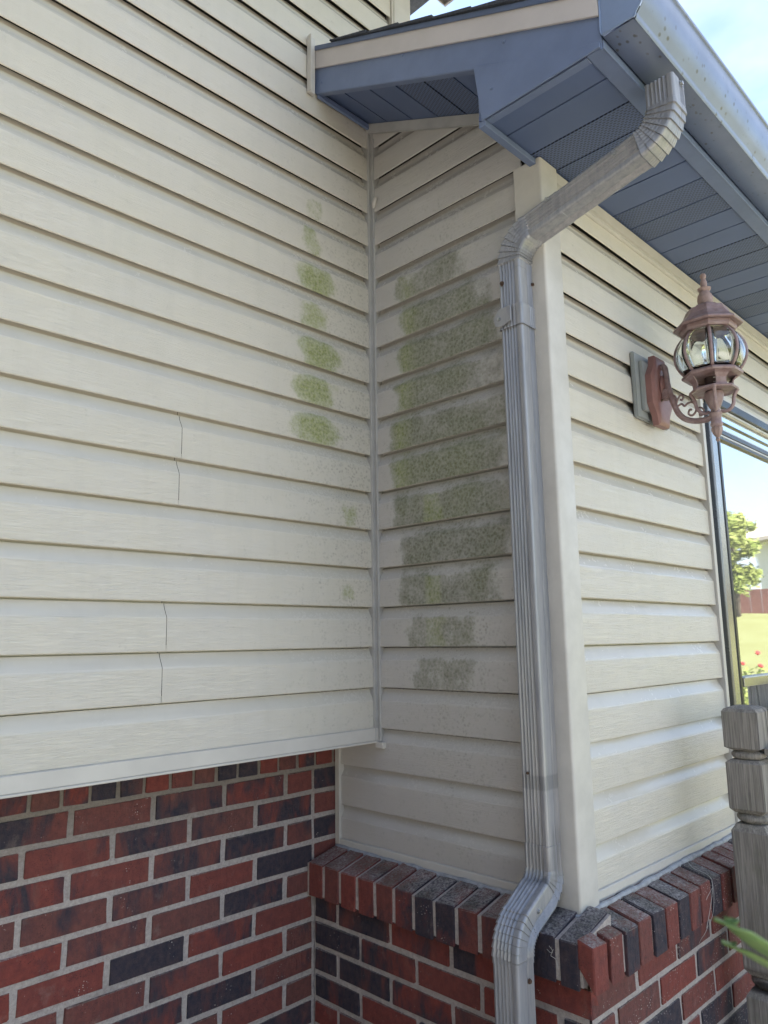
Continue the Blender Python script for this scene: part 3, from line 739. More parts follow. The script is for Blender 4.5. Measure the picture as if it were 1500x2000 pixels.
# upper house eave: only the tip of its return shows above the roof
ue = thing('upper_eave', (.2, -.15, 2.06), 'taupe tip of the upper storey eave showing against the sky above the shingles', 'eave')
bm = bmesh.new(); prism(bm, [(-2.9, -.42), (.375, -.42), (.375, .004), (-2.9, .004)], 2, 2.072, 2.080); bmobj('soffit_sheet', bm, 'brown_soffit', ue)
box('return_fascia', .3705, .3800, -.45, .008, 2.058, 2.20, 'brown_soffit', ue, bev=.001)
box('return_back', .182, .3700, .0045, .0095, 2.060, 2.20, 'brown_soffit', ue, bev=.001)
box('front_fascia', -2.9, .3700, -.4300, -.4210, 2.060, 2.20, 'brown_soffit', ue, bev=.001)
ur = thing('upper_roof', (-1.2, 1.5, 2.2), 'upper storey gable roof mostly above the picture', 'roof')
bm = bmesh.new(); prism(bm, [(-.5, 2.20), (1.9, 3.30), (4.3, 2.20), (4.3, 2.16), (-.5, 2.16)], 0, -2.95, .40); bmobj('roof_slope', bm, 'shingle', ur)
# house bodies behind the walls (they keep the sun off this side)
hb = thing('house_body', (-1.2, 2, -1.5), 'plain rear part of the house behind the siding walls', 'house')
box('rear_wall', -2.9, .17, .205, 3.9, -1.5, 2.15, 'far_wall', hb, bev=0)
box('rear_wall', .19, 3.2, -.45, 3.0, -1.5, .99, 'far_wall', hb, bev=0)

# ================================================================ GUTTER
gt = thing('roof_gutter', (1, -.88, 1.02), 'grey ogee gutter with water spots running along the eave to the upper right', 'gutter')
GP = [(-.8380, 1.135), (-.8380, 1.0205), (-.8400, 1.0190), (-.9020, 1.0190), (-.9055, 1.0170), (-.9085, 1.0200), (-.9090, 1.0240), (-.9110, 1.0275), (-.9190, 1.0370), (-.9270, 1.0500), (-.9325, 1.0640),
      (-.9350, 1.0760), (-.9355, 1.0860), (-.9360, 1.1040), (-.9395, 1.1060), (-.9400, 1.1110), (-.9370, 1.1130), (-.9260, 1.1130)]
GP = [(y + .004 if y < -.86 else y, z) for y, z in GP]
def thick_strip(P, t):
    out = []
    for i, p in enumerate(P):
        a = Vector(P[max(i - 1, 0)]); b2 = Vector(P[min(i + 1, len(P) - 1)]); d = (b2 - a).normalized(); out.append((p[0] - d.y * t, p[1] + d.x * t))
    return P + out[::-1]
bm = bmesh.new()
prof = thick_strip(GP, -.0012)
n = 60; rings = []
for i in range(n + 1):
    x = -.2075 + i * 3.4 / n
    rings.append([bm.verts.new((x, y + noise.noise(Vector((x * 2.5, 4, 1))) * .0012, z + noise.noise(Vector((x * 2, 9, 1))) * .001)) for y, z in prof])
m_ = len(prof)
for a, b2 in zip(rings, rings[1:]):
    for k in range(m_): bm.faces.new((a[k], a[(k + 1) % m_], b2[(k + 1) % m_], b2[k]))
bmobj('trough', bm, 'gutter', gt, auto=50)
bm = bmesh.new(); cap = [(y, z) for y, z in GP if True]; cap = [(-.8375, 1.110), (-.8375, 1.0260)] + [(y + .001, z + .003) for y, z in GP[3:-1]]
prism(bm, cap, 0, -.2115, -.2082); bmobj('end_cap', bm, 'endcap', gt)
bm = bmesh.new(); tube(bm, [(-.2125, y, z) for y, z in ([(-.8375, 1.12), (-.8360, 1.030), (-.8385, 1.022)] + [(y, z + .001) for y, z in GP[3:-1]])], .0016, 6); bmobj('end_cap_rim', bm, 'endcap', gt)

# ================================================================ DOWNSPOUT
ds = thing('downspout', (-.036, -.507, -.7), 'weathered grey corrugated downspout with elbows running from gutter to brick ledge', 'downspout')
HW, HD = .0285, .0275        # half width along y, half depth along x
def section(sc=1.0, fl=1.0):
    """outline (lx, ly) with rounded corners and rolled flutes"""
    P = []
    def side(p0, p1, nrm, flutes, s0, s1, nn):
        for i in range(nn):
            t = i / nn; p = Vector(p0).lerp(Vector(p1), t); d = 0
            if s0 < t < s1:
                ph = (t - s0) / (s1 - s0) * flutes; d = -(.5 - .5 * math.cos(2 * math.pi * ph)) ** 0.8 * .0042 * fl
            P.append((p.x + nrm[0] * d, p.y + nrm[1] * d))
    r = .0055; w, h = HW, HD
    def corner(cx, cy, a0):
        for k in range(4):
            a = R(a0 + 90 * k / 4); P.append((cx + r * math.cos(a), cy + r * math.sin(a)))
    # lx = depth axis (x world), ly = width axis (y world)
    side((-h, w - r), (-h, -w + r), (-1, 0), 5, .02, .86, 44); corner(-h + r, -w + r, 180)
    side((-h + r, -w), (h - r, -w), (0, -1), 3, .52, .98, 34); corner(h - r, -w + r, 270)
    side((h, -w + r), (h, w - r), (1, 0), 5, .1, .9, 10); corner(h - r, w - r, 0)
    side((h - r, w), (-h + r, w), (0, 1), 3, .1, .6, 12); corner(-h + r, w - r, 90)
    return [(x * sc, y * sc) for x, y in P]
def sweep(name, path, plane, scales, mat='spout', fl=1.0, parent=ds):
    """path points lie in plane 'yz' or 'xz'; local width/depth axes follow the bend"""
    bm = bmesh.new(); rings = []; P = [Vector(p) for p in path]
    for i, p in enumerate(P):
        t = (P[min(i + 1, len(P) - 1)] - P[max(i - 1, 0)]).normalized()
        if plane == 'yz': ax = Vector((1, 0, 0))
        else: ay = Vector((0, 1, 0)); ax = ay.cross(t)
        if plane == 'yz': ay = t.cross(ax)            # t up -> ay = +y
        s = scales[i] if hasattr(scales, '__len__') else scales
        f_ = fl
        if isinstance(s, tuple): s, f_ = s
        rings.append([bm.verts.new(p + ax * lx + ay * ly) for lx, ly in section(s, f_)])
    n = len(rings[0])
    for a, b2 in zip(rings, rings[1:]):
        for i in range(n): bm.faces.new((a[i], a[(i + 1) % n], b2[(i + 1) % n], b2[i]))
    return bmobj(name, bm, mat, parent, auto=(20 if 'elbow' in name else 38))
def arc(p0, corner_, p1, rad, n):
    """fillet of the polyline p0-corner-p1"""
    p0, c, p1 = map(Vector, (p0, corner_, p1)); a = (p0 - c).normalized(); b2 = (p1 - c).normalized()
    th = a.angle(b2); t = rad / math.tan(th / 2); s = c + a * t; e = c + b2 * t
    o = c + (a + b2).normalized() * (rad / math.sin(th / 2)); out = []
    va, vb = s - o, e - o; tot = va.angle(vb); axis = va.cross(vb).normalized()
    from mathutils import Quaternion
    for k in range(n + 1): out.append(o + Quaternion(axis, tot * k / n) @ va)
    return out
def crimped(pre, c, post, rad, ncr, lead0, lead1, base=1.02, amp=.095):
    """elbow path with sawtooth crimps; pre/post are far points on its legs"""
    sub = 4; A = arc(pre, c, post, rad, ncr * sub)
    pre, c, post = map(Vector, (pre, c, post)); d0 = (pre - c).normalized(); d1 = (post - c).normalized()
    path = [A[0] + d0 * (lead0 + .0006), A[0] + d0 * lead0, A[0] + d0 * .003]; sc = [.99, base, base]
    for i, p in enumerate(A):
        if i == len(A) - 1: break
        ph = (i % sub) / sub; path.append(p); sc.append((base + amp * (1 - ph) - .012, FLUTE[0]))
        if i % sub == sub - 1:
            q = p.lerp(A[i + 1], .93); path.append(q); sc.append((base - .014, FLUTE[0]))
    path += [A[-1] + d1 * .003, A[-1] + d1 * lead1, A[-1] + d1 * (lead1 + .0006)]; sc += [base, base, .99]
    return path, sc
FLUTE = [.15]
XC = -.0400; YV = -.5075
T0 = (XC, -.8765, 1.03); C1 = (XC, -.8765, .889); C2 = (XC, YV, .804); B0 = (XC, YV, .40)
# upper elbow, under the gutter outlet (listed from wall up so that tangents point up)
p, s = crimped(C2, C1, T0, .066, 8, .022, .050); sweep('upper_elbow', p, 'yz', s)
d12 = (Vector(C1) - Vector(C2)).normalized()
sweep('slanted_pipe', [Vector(C2) + d12 * t for t in (.128, .18, .24, .30, .335)], 'yz', 1.0)
p, s = crimped(B0, C2, C1, .068, 8, .020, .085, base=1.025); sweep('middle_elbow', p, 'yz', s)
sweep('short_pipe', [(XC, YV, .610), (XC, YV, .66), (XC, YV, .72), (XC, YV, .748)], 'yz', 1.005)
FLUTE[0] = .85
XD, XL = -.0365, -.1535
D1 = (XD, YV, -.562); D2 = (XL, YV, -.624)
sweep('long_pipe', [(XD, YV, -.50), (XD, YV, -.3), (XD - .001, YV, -.1), (XD - .0015, YV, .1), (XD - .002, YV, .3), (XC, YV, .5), (XC, YV, .615)], 'yz', .985)
# lower kick-out elbows, bending in the xz plane (listed upward)
p, s = crimped((XL, YV, -1.2), D2, D1, .062, 7, .012, .040, base=1.03, amp=.060)
p2, s2 = crimped(D2, D1, (XD, YV, 0), .050, 5, .045, .045, base=1.03, amp=.060)
sweep('kick_out_elbow', p[:-2] + p2[3:], 'xz', s[:-2] + s2[3:])
sweep('bottom_pipe', [(XL, YV, -1.40), (XL, YV, -1.1), (XL, YV, -.9), (XL, YV, -.665)], 'xz', .995)
# strap
bm = bmesh.new()
o1 = [(x * 1.075, y * 1.075) for x, y in section(1.0, .35)]; o0 = [(x * 1.10, y * 1.10) for x, y in section(1.0, .35)]
def ring(z, P, dx=0.0): return [bm.verts.new((XC + x + dx, YV + y, z)) for x, y in P]
rs = [ring(.594, o1), ring(.5945, o0), ring(.600, o1), ring(.634, o1), ring(.638, o0), ring(.643, o0), ring(.645, o1)]
for a, b2 in zip(rs, rs[1:]):
    for i in range(len(a)): bm.faces.new((a[i], a[(i + 1) % len(a)], b2[(i + 1) % len(a)], b2[i]))
bmobj('strap', bm, 'spout', ds, auto=35)
bm = bmesh.new(); prism(bm, [(YV - .006, .644), (YV + .028, .641), (YV + .0415, .622), (YV + .037, .604), (YV + .024, .5985), (YV - .006, .607)], 0, -.0745, -.0718)
bmesh.ops.bevel(bm, geom=list(bm.edges), offset=.0012, segments=1, affect='EDGES'); bmobj('strap_tab', bm, 'spout', ds)
def screw(pos, nrm, mat='screw', r=.0040, parent=ds):
    bm = bmesh.new(); q = Vector(nrm).to_track_quat('Z', 'Y'); 
    for rr, h0, h1, nn in ((r * 1.35, -.001, .0006, 12), (r, .0006, .0034, 6)):
        lathe(bm, [(rr, h0), (rr * .95, h1)], 0, 0, nn)
    bmesh.ops.transform(bm, matrix=Matrix.Translation(pos) @ q.to_matrix().to_4x4(), verts=bm.verts); bmobj('screw', bm, mat, parent, auto=40)
screw((-.0690, YV + .018, .703), (-1, 0, 0), 'rust_screw'); screw((-.020, YV - .030, .700), (0, -1, 0), 'rust_screw', .003)
screw((-.0700, -.616, .852), (-1, 0, .0)); screw((-.0695, -.775, .882), (-1, 0, 0)); screw((-.030, -.9065, .985), (0, -1, 0))
screw((-.0755, YV + .026, .618), (-1, 0, 0), 'screw', .0034); screw((-.066, YV + .010, -.352), (-1, 0, 0), 'rust_screw', .0022)
screw((-.1080, YV - .0310, -.590), (0, -1, 0), 'screw', .0042); screw((-.146, YV - .0290, -.700), (0, -1, 0), 'rust_screw', .0036)

# ================================================================ LANTERN ON ITS BLOCK
FY = -L
mb = thing('mounting_block', (.48, FY, .556), 'grey plastic mounting block on the siding behind the lantern', 'mounting block')
box('flange', .388, .572, FY - .0120, FY - .0005, .468, .646, 'mount', mb, bev=.003, seg=2, smooth=True)
box('raised_box', .412, .548, FY - .0220, FY - .0121, .490, .624, 'mount', mb, bev=.002, seg=2, smooth=True)
ln = thing('wall_lantern', (.475, -.73, .45), 'faded copper coloured octagonal carriage lantern with round glass on a scroll arm', 'lantern')
LX, LY = .475, -.730; PH = R(22.5)
def octp(cx, cz, w, h, cut): return [(cx - w, cz - h + cut * 1.6), (cx - w + cut * .35, cz - h * .55), (cx - w, cz - h * .30), (cx - w, cz + h * .30), (cx - w + cut * .6, cz + h * .62), (cx - w + cut, cz + h), (cx + w - cut, cz + h), (cx + w - cut * .6, cz + h * .62), (cx + w, cz + h * .30), (cx + w, cz - h * .30), (cx + w - cut * .6, cz - h * .62), (cx + w - cut, cz - h), (cx - w + cut, cz - h)]
def octp(cx, cz, w, h):
    q = [(1, .40), (.62, .72), (.52, 1.0), (-.52, 1.0), (-.62, .72), (-1, .40), (-1, -.40), (-.62, -.74), (-.52, -1.0), (.52, -1.0), (.62, -.74), (1, -.40)]
    return [(cx + a * w, cz + b2 * h) for a, b2 in q]
bm = bmesh.new()
lay = [(FY - .0222, octp(.480, .548, .056, .094)), (FY - .0380, octp(.480, .548, .056, .094)), (FY - .0420, octp(.480, .548, .050, .088)), (FY - .0440, octp(.480, .548, .040, .078))]
RR = [[bm.verts.new((x, y, z)) for x, z in P] for y, P in lay]
for a, b2 in zip(RR, RR[1:]):
    for i in range(12): bm.faces.new((a[i], a[(i + 1) % 12], b2[(i + 1) % 12], b2[i]))
bm.faces.new(RR[0]); bm.faces.new(RR[-1][::-1])
bmobj('back_plate', bm, 'plate_metal', ln, auto=25)
bm = bmesh.new(); lathe(bm, [(.021, 0), (.020, .004), (.014, .008), (.004, .010)], 0, 0, 20)
bmesh.ops.transform(bm, matrix=Matrix.Translation((.478, FY - .0442, .560)) @ Vector((0, -1, 0)).to_track_quat('Z', 'Y').to_matrix().to_4x4() @ Matrix.Diagonal((1, 1.5, 1, 1)), verts=bm.verts); bmobj('plate_boss', bm, 'plate_metal', ln, smooth=True)
for sx, szz in ((.462, .520), (.497, .592)): screw((sx, FY - .0445, szz), (0, -1, 0), 'rust_screw', .003, ln)
# arm: S-curve and scroll ornaments in the plane x = LX
def scroll(pts, r, name='scroll'):
    bm = bmesh.new(); Q = spline([(LX, y, z) for y, z in pts], 8); tube(bm, Q, r, 8); bmobj(name, bm, 'lamp_metal', ln, smooth=True)
bm = bmesh.new(); Q = spline([(LX, y, z) for y, z in ((-.606, .607), (-.603, .612), (-.6065, .6155), (-.612, .608), (-.614, .590), (-.616, .560), (-.622, .532), (-.629, .505), (-.638, .480), (-.654, .461), (-.678, .450), (-.705, .4475), (-.722, .452))], 8)
tube(bm, Q, [.0045 + .0030 * min(1, i / 22) for i in range(len(Q))], 10); bmobj('arm', bm, 'lamp_metal', ln, smooth=True)
bm = bmesh.new(); bbox(bm, LX - .012, LX + .012, -.622, -.600, .522, .552, .004, 2); bmobj('arm_root', bm, 'lamp_metal', ln, auto=40)
scroll([(-.634, .505), (-.640, .518), (-.648, .526), (-.654, .520), (-.650, .512), (-.645, .515)], .0026)
scroll([(-.636, .498), (-.648, .502), (-.655, .495), (-.664, .500), (-.676, .500), (-.684, .488), (-.682, .474), (-.672, .466), (-.664, .472), (-.667, .482), (-.673, .481)], .0028)
scroll([(-.684, .480), (-.694, .482), (-.702, .474), (-.700, .463), (-.692, .462), (-.691, .470)], .0024)
scroll([(-.636, .510), (-.634, .524), (-.628, .530), (-.624, .524)], .0024)
# stem, lower finial
bm = bmesh.new(); lathe(bm, [(.0100, .422), (.0140, .426), (.0145, .432), (.0125, .436), (.0125, .452), (.0150, .455), (.0150, .459), (.0115, .462), (.0110, .470), (.0135, .474), (.0210, .492), (.0225, .505), (.0215, .512)], LX, LY, 20); bmobj('stem', bm, 'lamp_metal', ln, auto=40)
bm = bmesh.new(); lathe(bm, [(.0015, .386), (.0042, .388), (.0052, .392), (.0038, .3965), (.0050, .3985), (.0100, .407), (.0128, .416), (.0130, .421), (.0100, .4225)], LX, LY, 16)
for v in bm.verts:
    a = math.atan2(v.co.y - LY, v.co.x - LX)
    if .40 < v.co.z < .4215: r_ = 1 + .10 * math.cos(8 * a); v.co.x = LX + (v.co.x - LX) * r_; v.co.y = LY + (v.co.y - LY) * r_
bmobj('lower_finial', bm, 'lamp_cap', ln, auto=40)
# scroll legs below the gallery
for k in range(4):
    a = PH + k * math.pi / 2; c_, s_ = math.cos(a), math.sin(a)
    bm = bmesh.new(); Q = spline([(LX + r_ * c_, LY + r_ * s_, z) for r_, z in ((.055, .514), (.049, .505), (.044, .492), (.042, .478), (.034, .466), (.022, .461), (.012, .464))], 6); tube(bm, Q, .0030, 6, 1.6); bmobj('gallery_leg', bm, 'lamp_metal', ln, smooth=True)
bm = bmesh.new(); lathe(bm, [(.046, .5155), (.0560, .5125), (.0575, .5155), (.0560, .5190), (.0475, .5200)], LX, LY, 8, PH); bmobj('lower_gallery', bm, 'lamp_metal', ln)
for k in range(4):
    a = math.pi / 4 + k * math.pi / 2; bm = bmesh.new(); PR = [(.0480, .518, .0145), (.0455, .526, .0125), (.0470, .538, .0125), (.0530, .547, .0170), (.0640, .553, .0220)]; V = []
    for t_ in (0, -.0035):
        for r_, z, hw in PR:
            for q in (-1, 1): V.append(bm.verts.new((LX + (r_ + t_) * math.cos(a) - q * hw * math.sin(a), LY + (r_ + t_) * math.sin(a) + q * hw * math.cos(a), z)))
    n5 = len(PR)
    for i in range(n5 - 1):
        f0 = 2 * i; bm.faces.new((V[f0], V[f0 + 1], V[f0 + 3], V[f0 + 2])); g0 = 2 * n5 + f0; bm.faces.new((V[g0], V[g0 + 2], V[g0 + 3], V[g0 + 1]))
        for q in (0, 1): bm.faces.new((V[f0 + q], V[f0 + 2 + q], V[g0 + 2 + q], V[g0 + q]))
    bmobj('bracket', bm, 'lamp_metal', ln)
bm = bmesh.new(); lathe(bm, [(.056, .5500), (.0705, .5520), (.0720, .5560), (.0700, .5600), (.0645, .5635), (.0600, .5660), (.0560, .5640)], LX, LY, 8, PH); bmobj('upper_gallery', bm, 'lamp_metal', ln)
bm = bmesh.new(); lathe(bm, [(.0180, .500), (.0190, .512), (.0190, .548), (.0175, .566), (.0100, .568), (.0095, .585)], LX, LY, 20); bmobj('socket', bm, 'socket', ln, auto=35)
# small printed mark on the socket: a letter E in a frame
a = math.atan2(-1.402 + .730, -1.377 - .475)
for (du, dz, w_, h_) in ((-.0035, 0, .0008, .010), (0, .0046, .0075, .0008), (0, 0, .0065, .0008), (0, -.0046, .0075, .0008), (-.003, .0155, .012, .0015)):
    bm = bmesh.new(); bbox(bm, .0192, .0199, -du - w_ / 2, -du + w_ / 2, .530 + dz - h_ / 2, .530 + dz + h_ / 2)
    bmesh.ops.transform(bm, matrix=Matrix.Translation((LX, LY, 0)) @ Matrix.Rotation(a + .25, 4, 'Z'), verts=bm.verts); bmobj('printed_mark', bm, 'print', ln)
# bulb
bm = bmesh.new(); lathe(bm, [(.010, .584), (.012, .590), (.019, .606), (.0215, .620), (.019, .634), (.010, .643), (.002, .645)], LX, LY, 20); bmobj('bulb', bm, 'globe', ln, smooth=True)
# glass: eight curved panes of a globe
def gr(z):      # radius of the globe at height z
    t = (z - .611) / .058; return .083 * math.sqrt(max(0.05, 1 - (t * .79) ** 2))
NZ = 10
for k in range(8):
    vs = []; fs = []; na = 4
    for j in range(NZ + 1):
        z = .563 + (.673 - .563) * j / NZ; r_ = gr(z) * .985
        for i in range(na + 1):
            a = PH + (k + i / na) * math.pi / 4; flat = .985 + .015 * (abs(i / na - .5) * 2)
            vs.append((LX + r_ * flat * math.cos(a), LY + r_ * flat * math.sin(a), z))
    nv = len(vs)
    vs += [(LX + (x - LX) * .975, LY + (y - LY) * .975, z) for x, y, z in vs]
    for j in range(NZ):
        for i in range(na):
            q = (j * (na + 1) + i, j * (na + 1) + i + 1, (j + 1) * (na + 1) + i + 1, (j + 1) * (na + 1) + i); fs.append(q); fs.append(tuple(nv + t for t in q[::-1]))
    edge = [i for i in range(na + 1)] + [(j) * (na + 1) + na for j in range(1, NZ + 1)] + [NZ * (na + 1) + i for i in range(na - 1, -1, -1)] + [j * (na + 1) for j in range(NZ - 1, 0, -1)]
    for a_, b_ in zip(edge, edge[1:] + edge[:1]): fs.append((a_, nv + a_, nv + b_, b_))
    mesh('glass_pane', vs, fs, 'globe', ln, smooth=True)
    a = PH + k * math.pi / 4
    bm = bmesh.new(); Q = [(LX + gr(z) * 1.0 * math.cos(a), LY + gr(z) * 1.0 * math.sin(a), z) for z in [.560 + .116 * j / 12 for j in range(13)]]; tube(bm, Q, .0028, 6, 1.5); bmobj('glazing_rib', bm, 'lamp_metal', ln, smooth=True)
bm = bmesh.new(); lathe(bm, [(.0565, .668), (.0640, .668), (.0670, .6730), (.0670, .6820), (.0590, .6840), (.0560, .676)], LX, LY, 8, PH); bmobj('top_ring', bm, 'lamp_metal', ln)
bm = bmesh.new(); lathe(bm, [(.0600, .6835), (.0800, .6815), (.0825, .6835), (.0820, .6870), (.0700, .6960), (.0560, .7130), (.0490, .7290), (.0330, .7350), (.0300, .7400), (.0220, .7430)], LX, LY, 8, PH); bmobj('lantern_roof', bm, 'lamp_metal', ln)
bm = bmesh.new(); lathe(bm, [(.0185, .742), (.0180, .750), (.0190, .758), (.0175, .768), (.0130, .776), (.0110, .781), (.0155, .786), (.0160, .789), (.0090, .791), (.0075, .795), (.0085, .803), (.0065, .811), (.0048, .815), (.0072, .819), (.0075, .824), (.0055, .829), (.0020, .8315)], LX, LY, 24)
for v in bm.verts:
    a = math.atan2(v.co.y - LY, v.co.x - LX)
    if .745 < v.co.z < .79: f_ = 1 + .10 * abs(math.cos(4 * a)) - .05; v.co.x = LX + (v.co.x - LX) * f_; v.co.y = LY + (v.co.y - LY) * f_
bmobj('top_finial', bm, 'lamp_cap', ln, auto=45)

# ================================================================ WINDOW
wn = thing('window', (1.6, FY, .2), 'dark framed house window mirroring sky, tree and lawn at the right edge', 'window')
W0 = .84
def vstrip(name, x0, x1, yo, z0, z1, mat): return box(name, x0, x1, FY - yo, FY + .04, z0, z1, mat, wn, bev=.0012)
vstrip('j_channel', .818, .8360, .0075, -.598, .648, 'trim')
vstrip('jamb_gap', .8365, .8600, -.014, -.598, .640, 'dark_frame')
# sloped jamb: dark, satin and dark bands
def jamb(name, pts, mat, z0, z1):
    bm = bmesh.new(); prism(bm, [(x, y) for x, y in pts] , 2, z0, z1); return bmobj(name, bm, mat, wn)
jamb('jamb', [(.8605, FY + .002), (.8660, FY - .006), (.8720, FY - .006), (.8720, FY + .04), (.8605, FY + .04)], 'dark_frame', -.598, .640)
jamb('jamb', [(.8725, FY - .004), (.8760, FY - .010), (.9120, FY - .010), (.9180, FY - .006), (.9180, FY + .04), (.8725, FY + .04)], 'grey_frame', -.598, .640)
jamb('jamb', [(.9185, FY + .002), (.9330, FY + .002), (.9330, FY + .04), (.9185, FY + .04)], 'dark_frame', -.598, .640)
jamb('sash', [(.9335, FY - .002), (.9370, FY - .006), (.9500, FY - .006), (.9500, FY + .04), (.9335, FY + .04)], 'dark_frame', -.598, .640)
jamb('sash_bead', [(.9505, FY + .004), (.9560, FY + .004), (.9560, FY + .04), (.9505, FY + .04)], 'pale_frame', -.590, .628)
box('head_channel', .8365, 3.0, FY - .0075, FY + .03, .6480, .6620, 'trim', wn, bev=.001)
box('head_frame', .8365, 3.0, FY - .0140, FY + .03, .6200, .6475, 'dark_frame', wn, bev=.0015)
box('head_bead', .9565, 3.0, FY - .0050, FY + .03, .6120, .6195, 'pale_frame', wn, bev=.001)
box('head_bead', .9565, 3.0, FY + .0010, FY + .03, .5800, .5820, 'dark_frame', wn, bev=.0)
box('meeting_rail', .9565, 3.0, FY - .0040, FY + .03, .5480, .5530, 'pale_frame', wn, bev=.001)
box('meeting_rail', .9565, 3.0, FY - .0070, FY + .03, .5330, .5475, 'dark_frame', wn, bev=.001)
box('meeting_rail', .9565, 3.0, FY - .0040, FY + .03, .5270, .5325, 'pale_frame', wn, bev=.001)
box('meeting_rail', .9565, 3.0, FY - .0020, FY + .03, .5180, .5265, 'dark_frame', wn, bev=.001)
box('sill_rail', .9565, 3.0, FY - .0090, FY + .03, -.2360, -.2080, 'grey_frame', wn, bev=.002)
box('sill_rail_lip', .9565, 3.0, FY - .0120, FY + .02, -.2110, -.2075, 'pale_frame', wn, bev=.001)
box('window_sill', .8365, 3.0, FY - .03, FY + .03, -.612, -.580, 'grey_frame', wn, bev=.002)
for z0, z1 in ((.5535, .6115), (-.2070, .5175), (-.578, -.2365)):
    box('pane', .9565, 3.0, FY + .0080, FY + .0120, z0, z1, 'pane', wn, bev=0)

# ================================================================ DECK POST AND RAIL
dp = thing('deck_post', (.533, -.711, -1.5), 'weathered grey turned wooden deck post at the lower right', 'post')
PX0, PX1, PY0, PY1 = .490, .574, -.753, -.672
def sq(bm, levels):
    """square tapering block through (inset, z) levels"""
    rings = []
    for ins, z in levels:
        rings.append([bm.verts.new(c) for c in ((PX0 + ins, PY0 + ins, z), (PX1 - ins, PY0 + ins, z), (PX1 - ins, PY1 - ins, z), (PX0 + ins, PY1 - ins, z))])
    for a, b2 in zip(rings, rings[1:]):
        for i in range(4): bm.faces.new((a[i], a[(i + 1) % 4], b2[(i + 1) % 4], b2[i]))
    bm.faces.new(rings[0][::-1]); bm.faces.new(rings[-1])
cx, cy = (PX0 + PX1) / 2, (PY0 + PY1) / 2
def block(name, levels):
    bm = bmesh.new(); sq(bm, levels)
    bmesh.ops.bevel(bm, geom=[e for e in bm.edges if abs((e.verts[0].co - e.verts[1].co).z) > .02], offset=.0022, segments=2, affect='EDGES')
    for v in bm.verts: v.co += noise.noise_vector(v.co * 30) * .0008
    bmobj(name, bm, 'wood', dp, auto=18)
def ringp(name, z0, z1):
    zm = (z0 + z1) / 2; h = (z1 - z0) / 2; bm = bmesh.new()
    lathe(bm, [(.026, z0 - .008), (.027, z0 + .001), (.0345, zm - h * .62), (.0375, zm - h * .2), (.0375, zm + h * .2), (.0345, zm + h * .62), (.027, z1 - .001), (.026, z1 + .008)], cx, cy, 32); bmobj(name, bm, 'wood', dp, smooth=True)
block('post_cap', [(.014, -.352), (.0, -.345), (0, -.264), (.005, -.257), (.018, -.2515)])
ringp('turned_ring', -.374, -.352)
block('post_block', [(.010, -.492), (0, -.482), (0, -.380), (.009, -.373)])
ringp('turned_ring', -.514, -.492)
block('post_shaft', [(.012, -.842), (0, -.826), (0, -.532), (.010, -.516)])
ringp('turned_ring', -.866, -.842)
block('post_base', [(0, -1.496), (0, -.885), (.012, -.867)])
dr = thing('deck_rail', (1.0, -.74, -.36), 'grey deck rail board end meeting the wooden post at the right edge', 'rail')
box('rail_board', .515, 1.15, -.790, -.7535, -.360, -.345, 'wood', dr, bev=.001)
box('rail_board', .5765, 1.6, -.735, -.700, -.366, -.345, 'wood', dr, bev=.001)
dq = thing('deck_post', (1.68, -.715, -1.5), 'second wooden deck post further along the rail, outside the picture', 'post')
box('post_shaft', 1.602, 1.70, -.757, -.672, -1.496, -.25, 'wood', dq, bev=.004)

# ================================================================ PLANT NEAR THE CAMERA
pl = thing('reed_plant', (-.25, -1.35, -1.5), 'blurred green leaf blades reaching in from the right edge near the post', 'plant')
def blade(pts, wmax):
    Q = spline(pts, 10); vs = []; fs = []; n = len(Q)
    for i, q in enumerate(Q):
        t = i / (n - 1); wd = wmax * (min(1, t * 4 + .4)) * max(0.05, (1 - t ** 4)); tn = (Q[min(i + 1, n - 1)] - Q[max(i - 1, 0)]).normalized()
        sd = tn.cross(Vector((0, 0, 1))).normalized(); up = sd.cross(tn)
        for k, (a, b2) in enumerate(((-1, .18), (-.5, .02), (0, -.10), (.5, .02), (1, .18))): vs.append(q + sd * a * wd + up * b2 * wd)
        if i:
            for k in range(4): fs.append(((i - 1) * 5 + k, (i - 1) * 5 + k + 1, i * 5 + k + 1, i * 5 + k))
    o = mesh('leaf_blade', vs, fs, 'leaf', pl, smooth=True)
    md = o.modifiers.new('thick', 'SOLIDIFY'); md.thickness = .0012
CAMP = Vector((-1.37672, -1.40218, -0.08433))
b1 = CAMP + Vector((1.0865, .4374, -.3783)) * .40; b2_ = CAMP + Vector((1.12656, .40544, -.42)) * .385
b3 = CAMP + Vector((1.082, .4478, -.4018)) * .42; b4 = CAMP + Vector((1.128, .4072, -.436)) * .405
blade([(-.25, -1.36, -1.49), (-.32, -1.33, -1.0), (-.50, -1.26, -.50), b2_, b1], .0125)
blade([(-.23, -1.33, -1.49), (-.30, -1.30, -.95), (-.50, -1.23, -.47), b4, b3], .0075)
blade([(-.22, -1.38, -1.49), (-.15, -1.42, -1.0), (-.05, -1.45, -.62), (.10, -1.5, -.45)], .008)
blade([(-.24, -1.34, -1.49), (-.22, -1.25, -1.1), (-.25, -1.15, -.78), (-.30, -1.02, -.62)], .008)

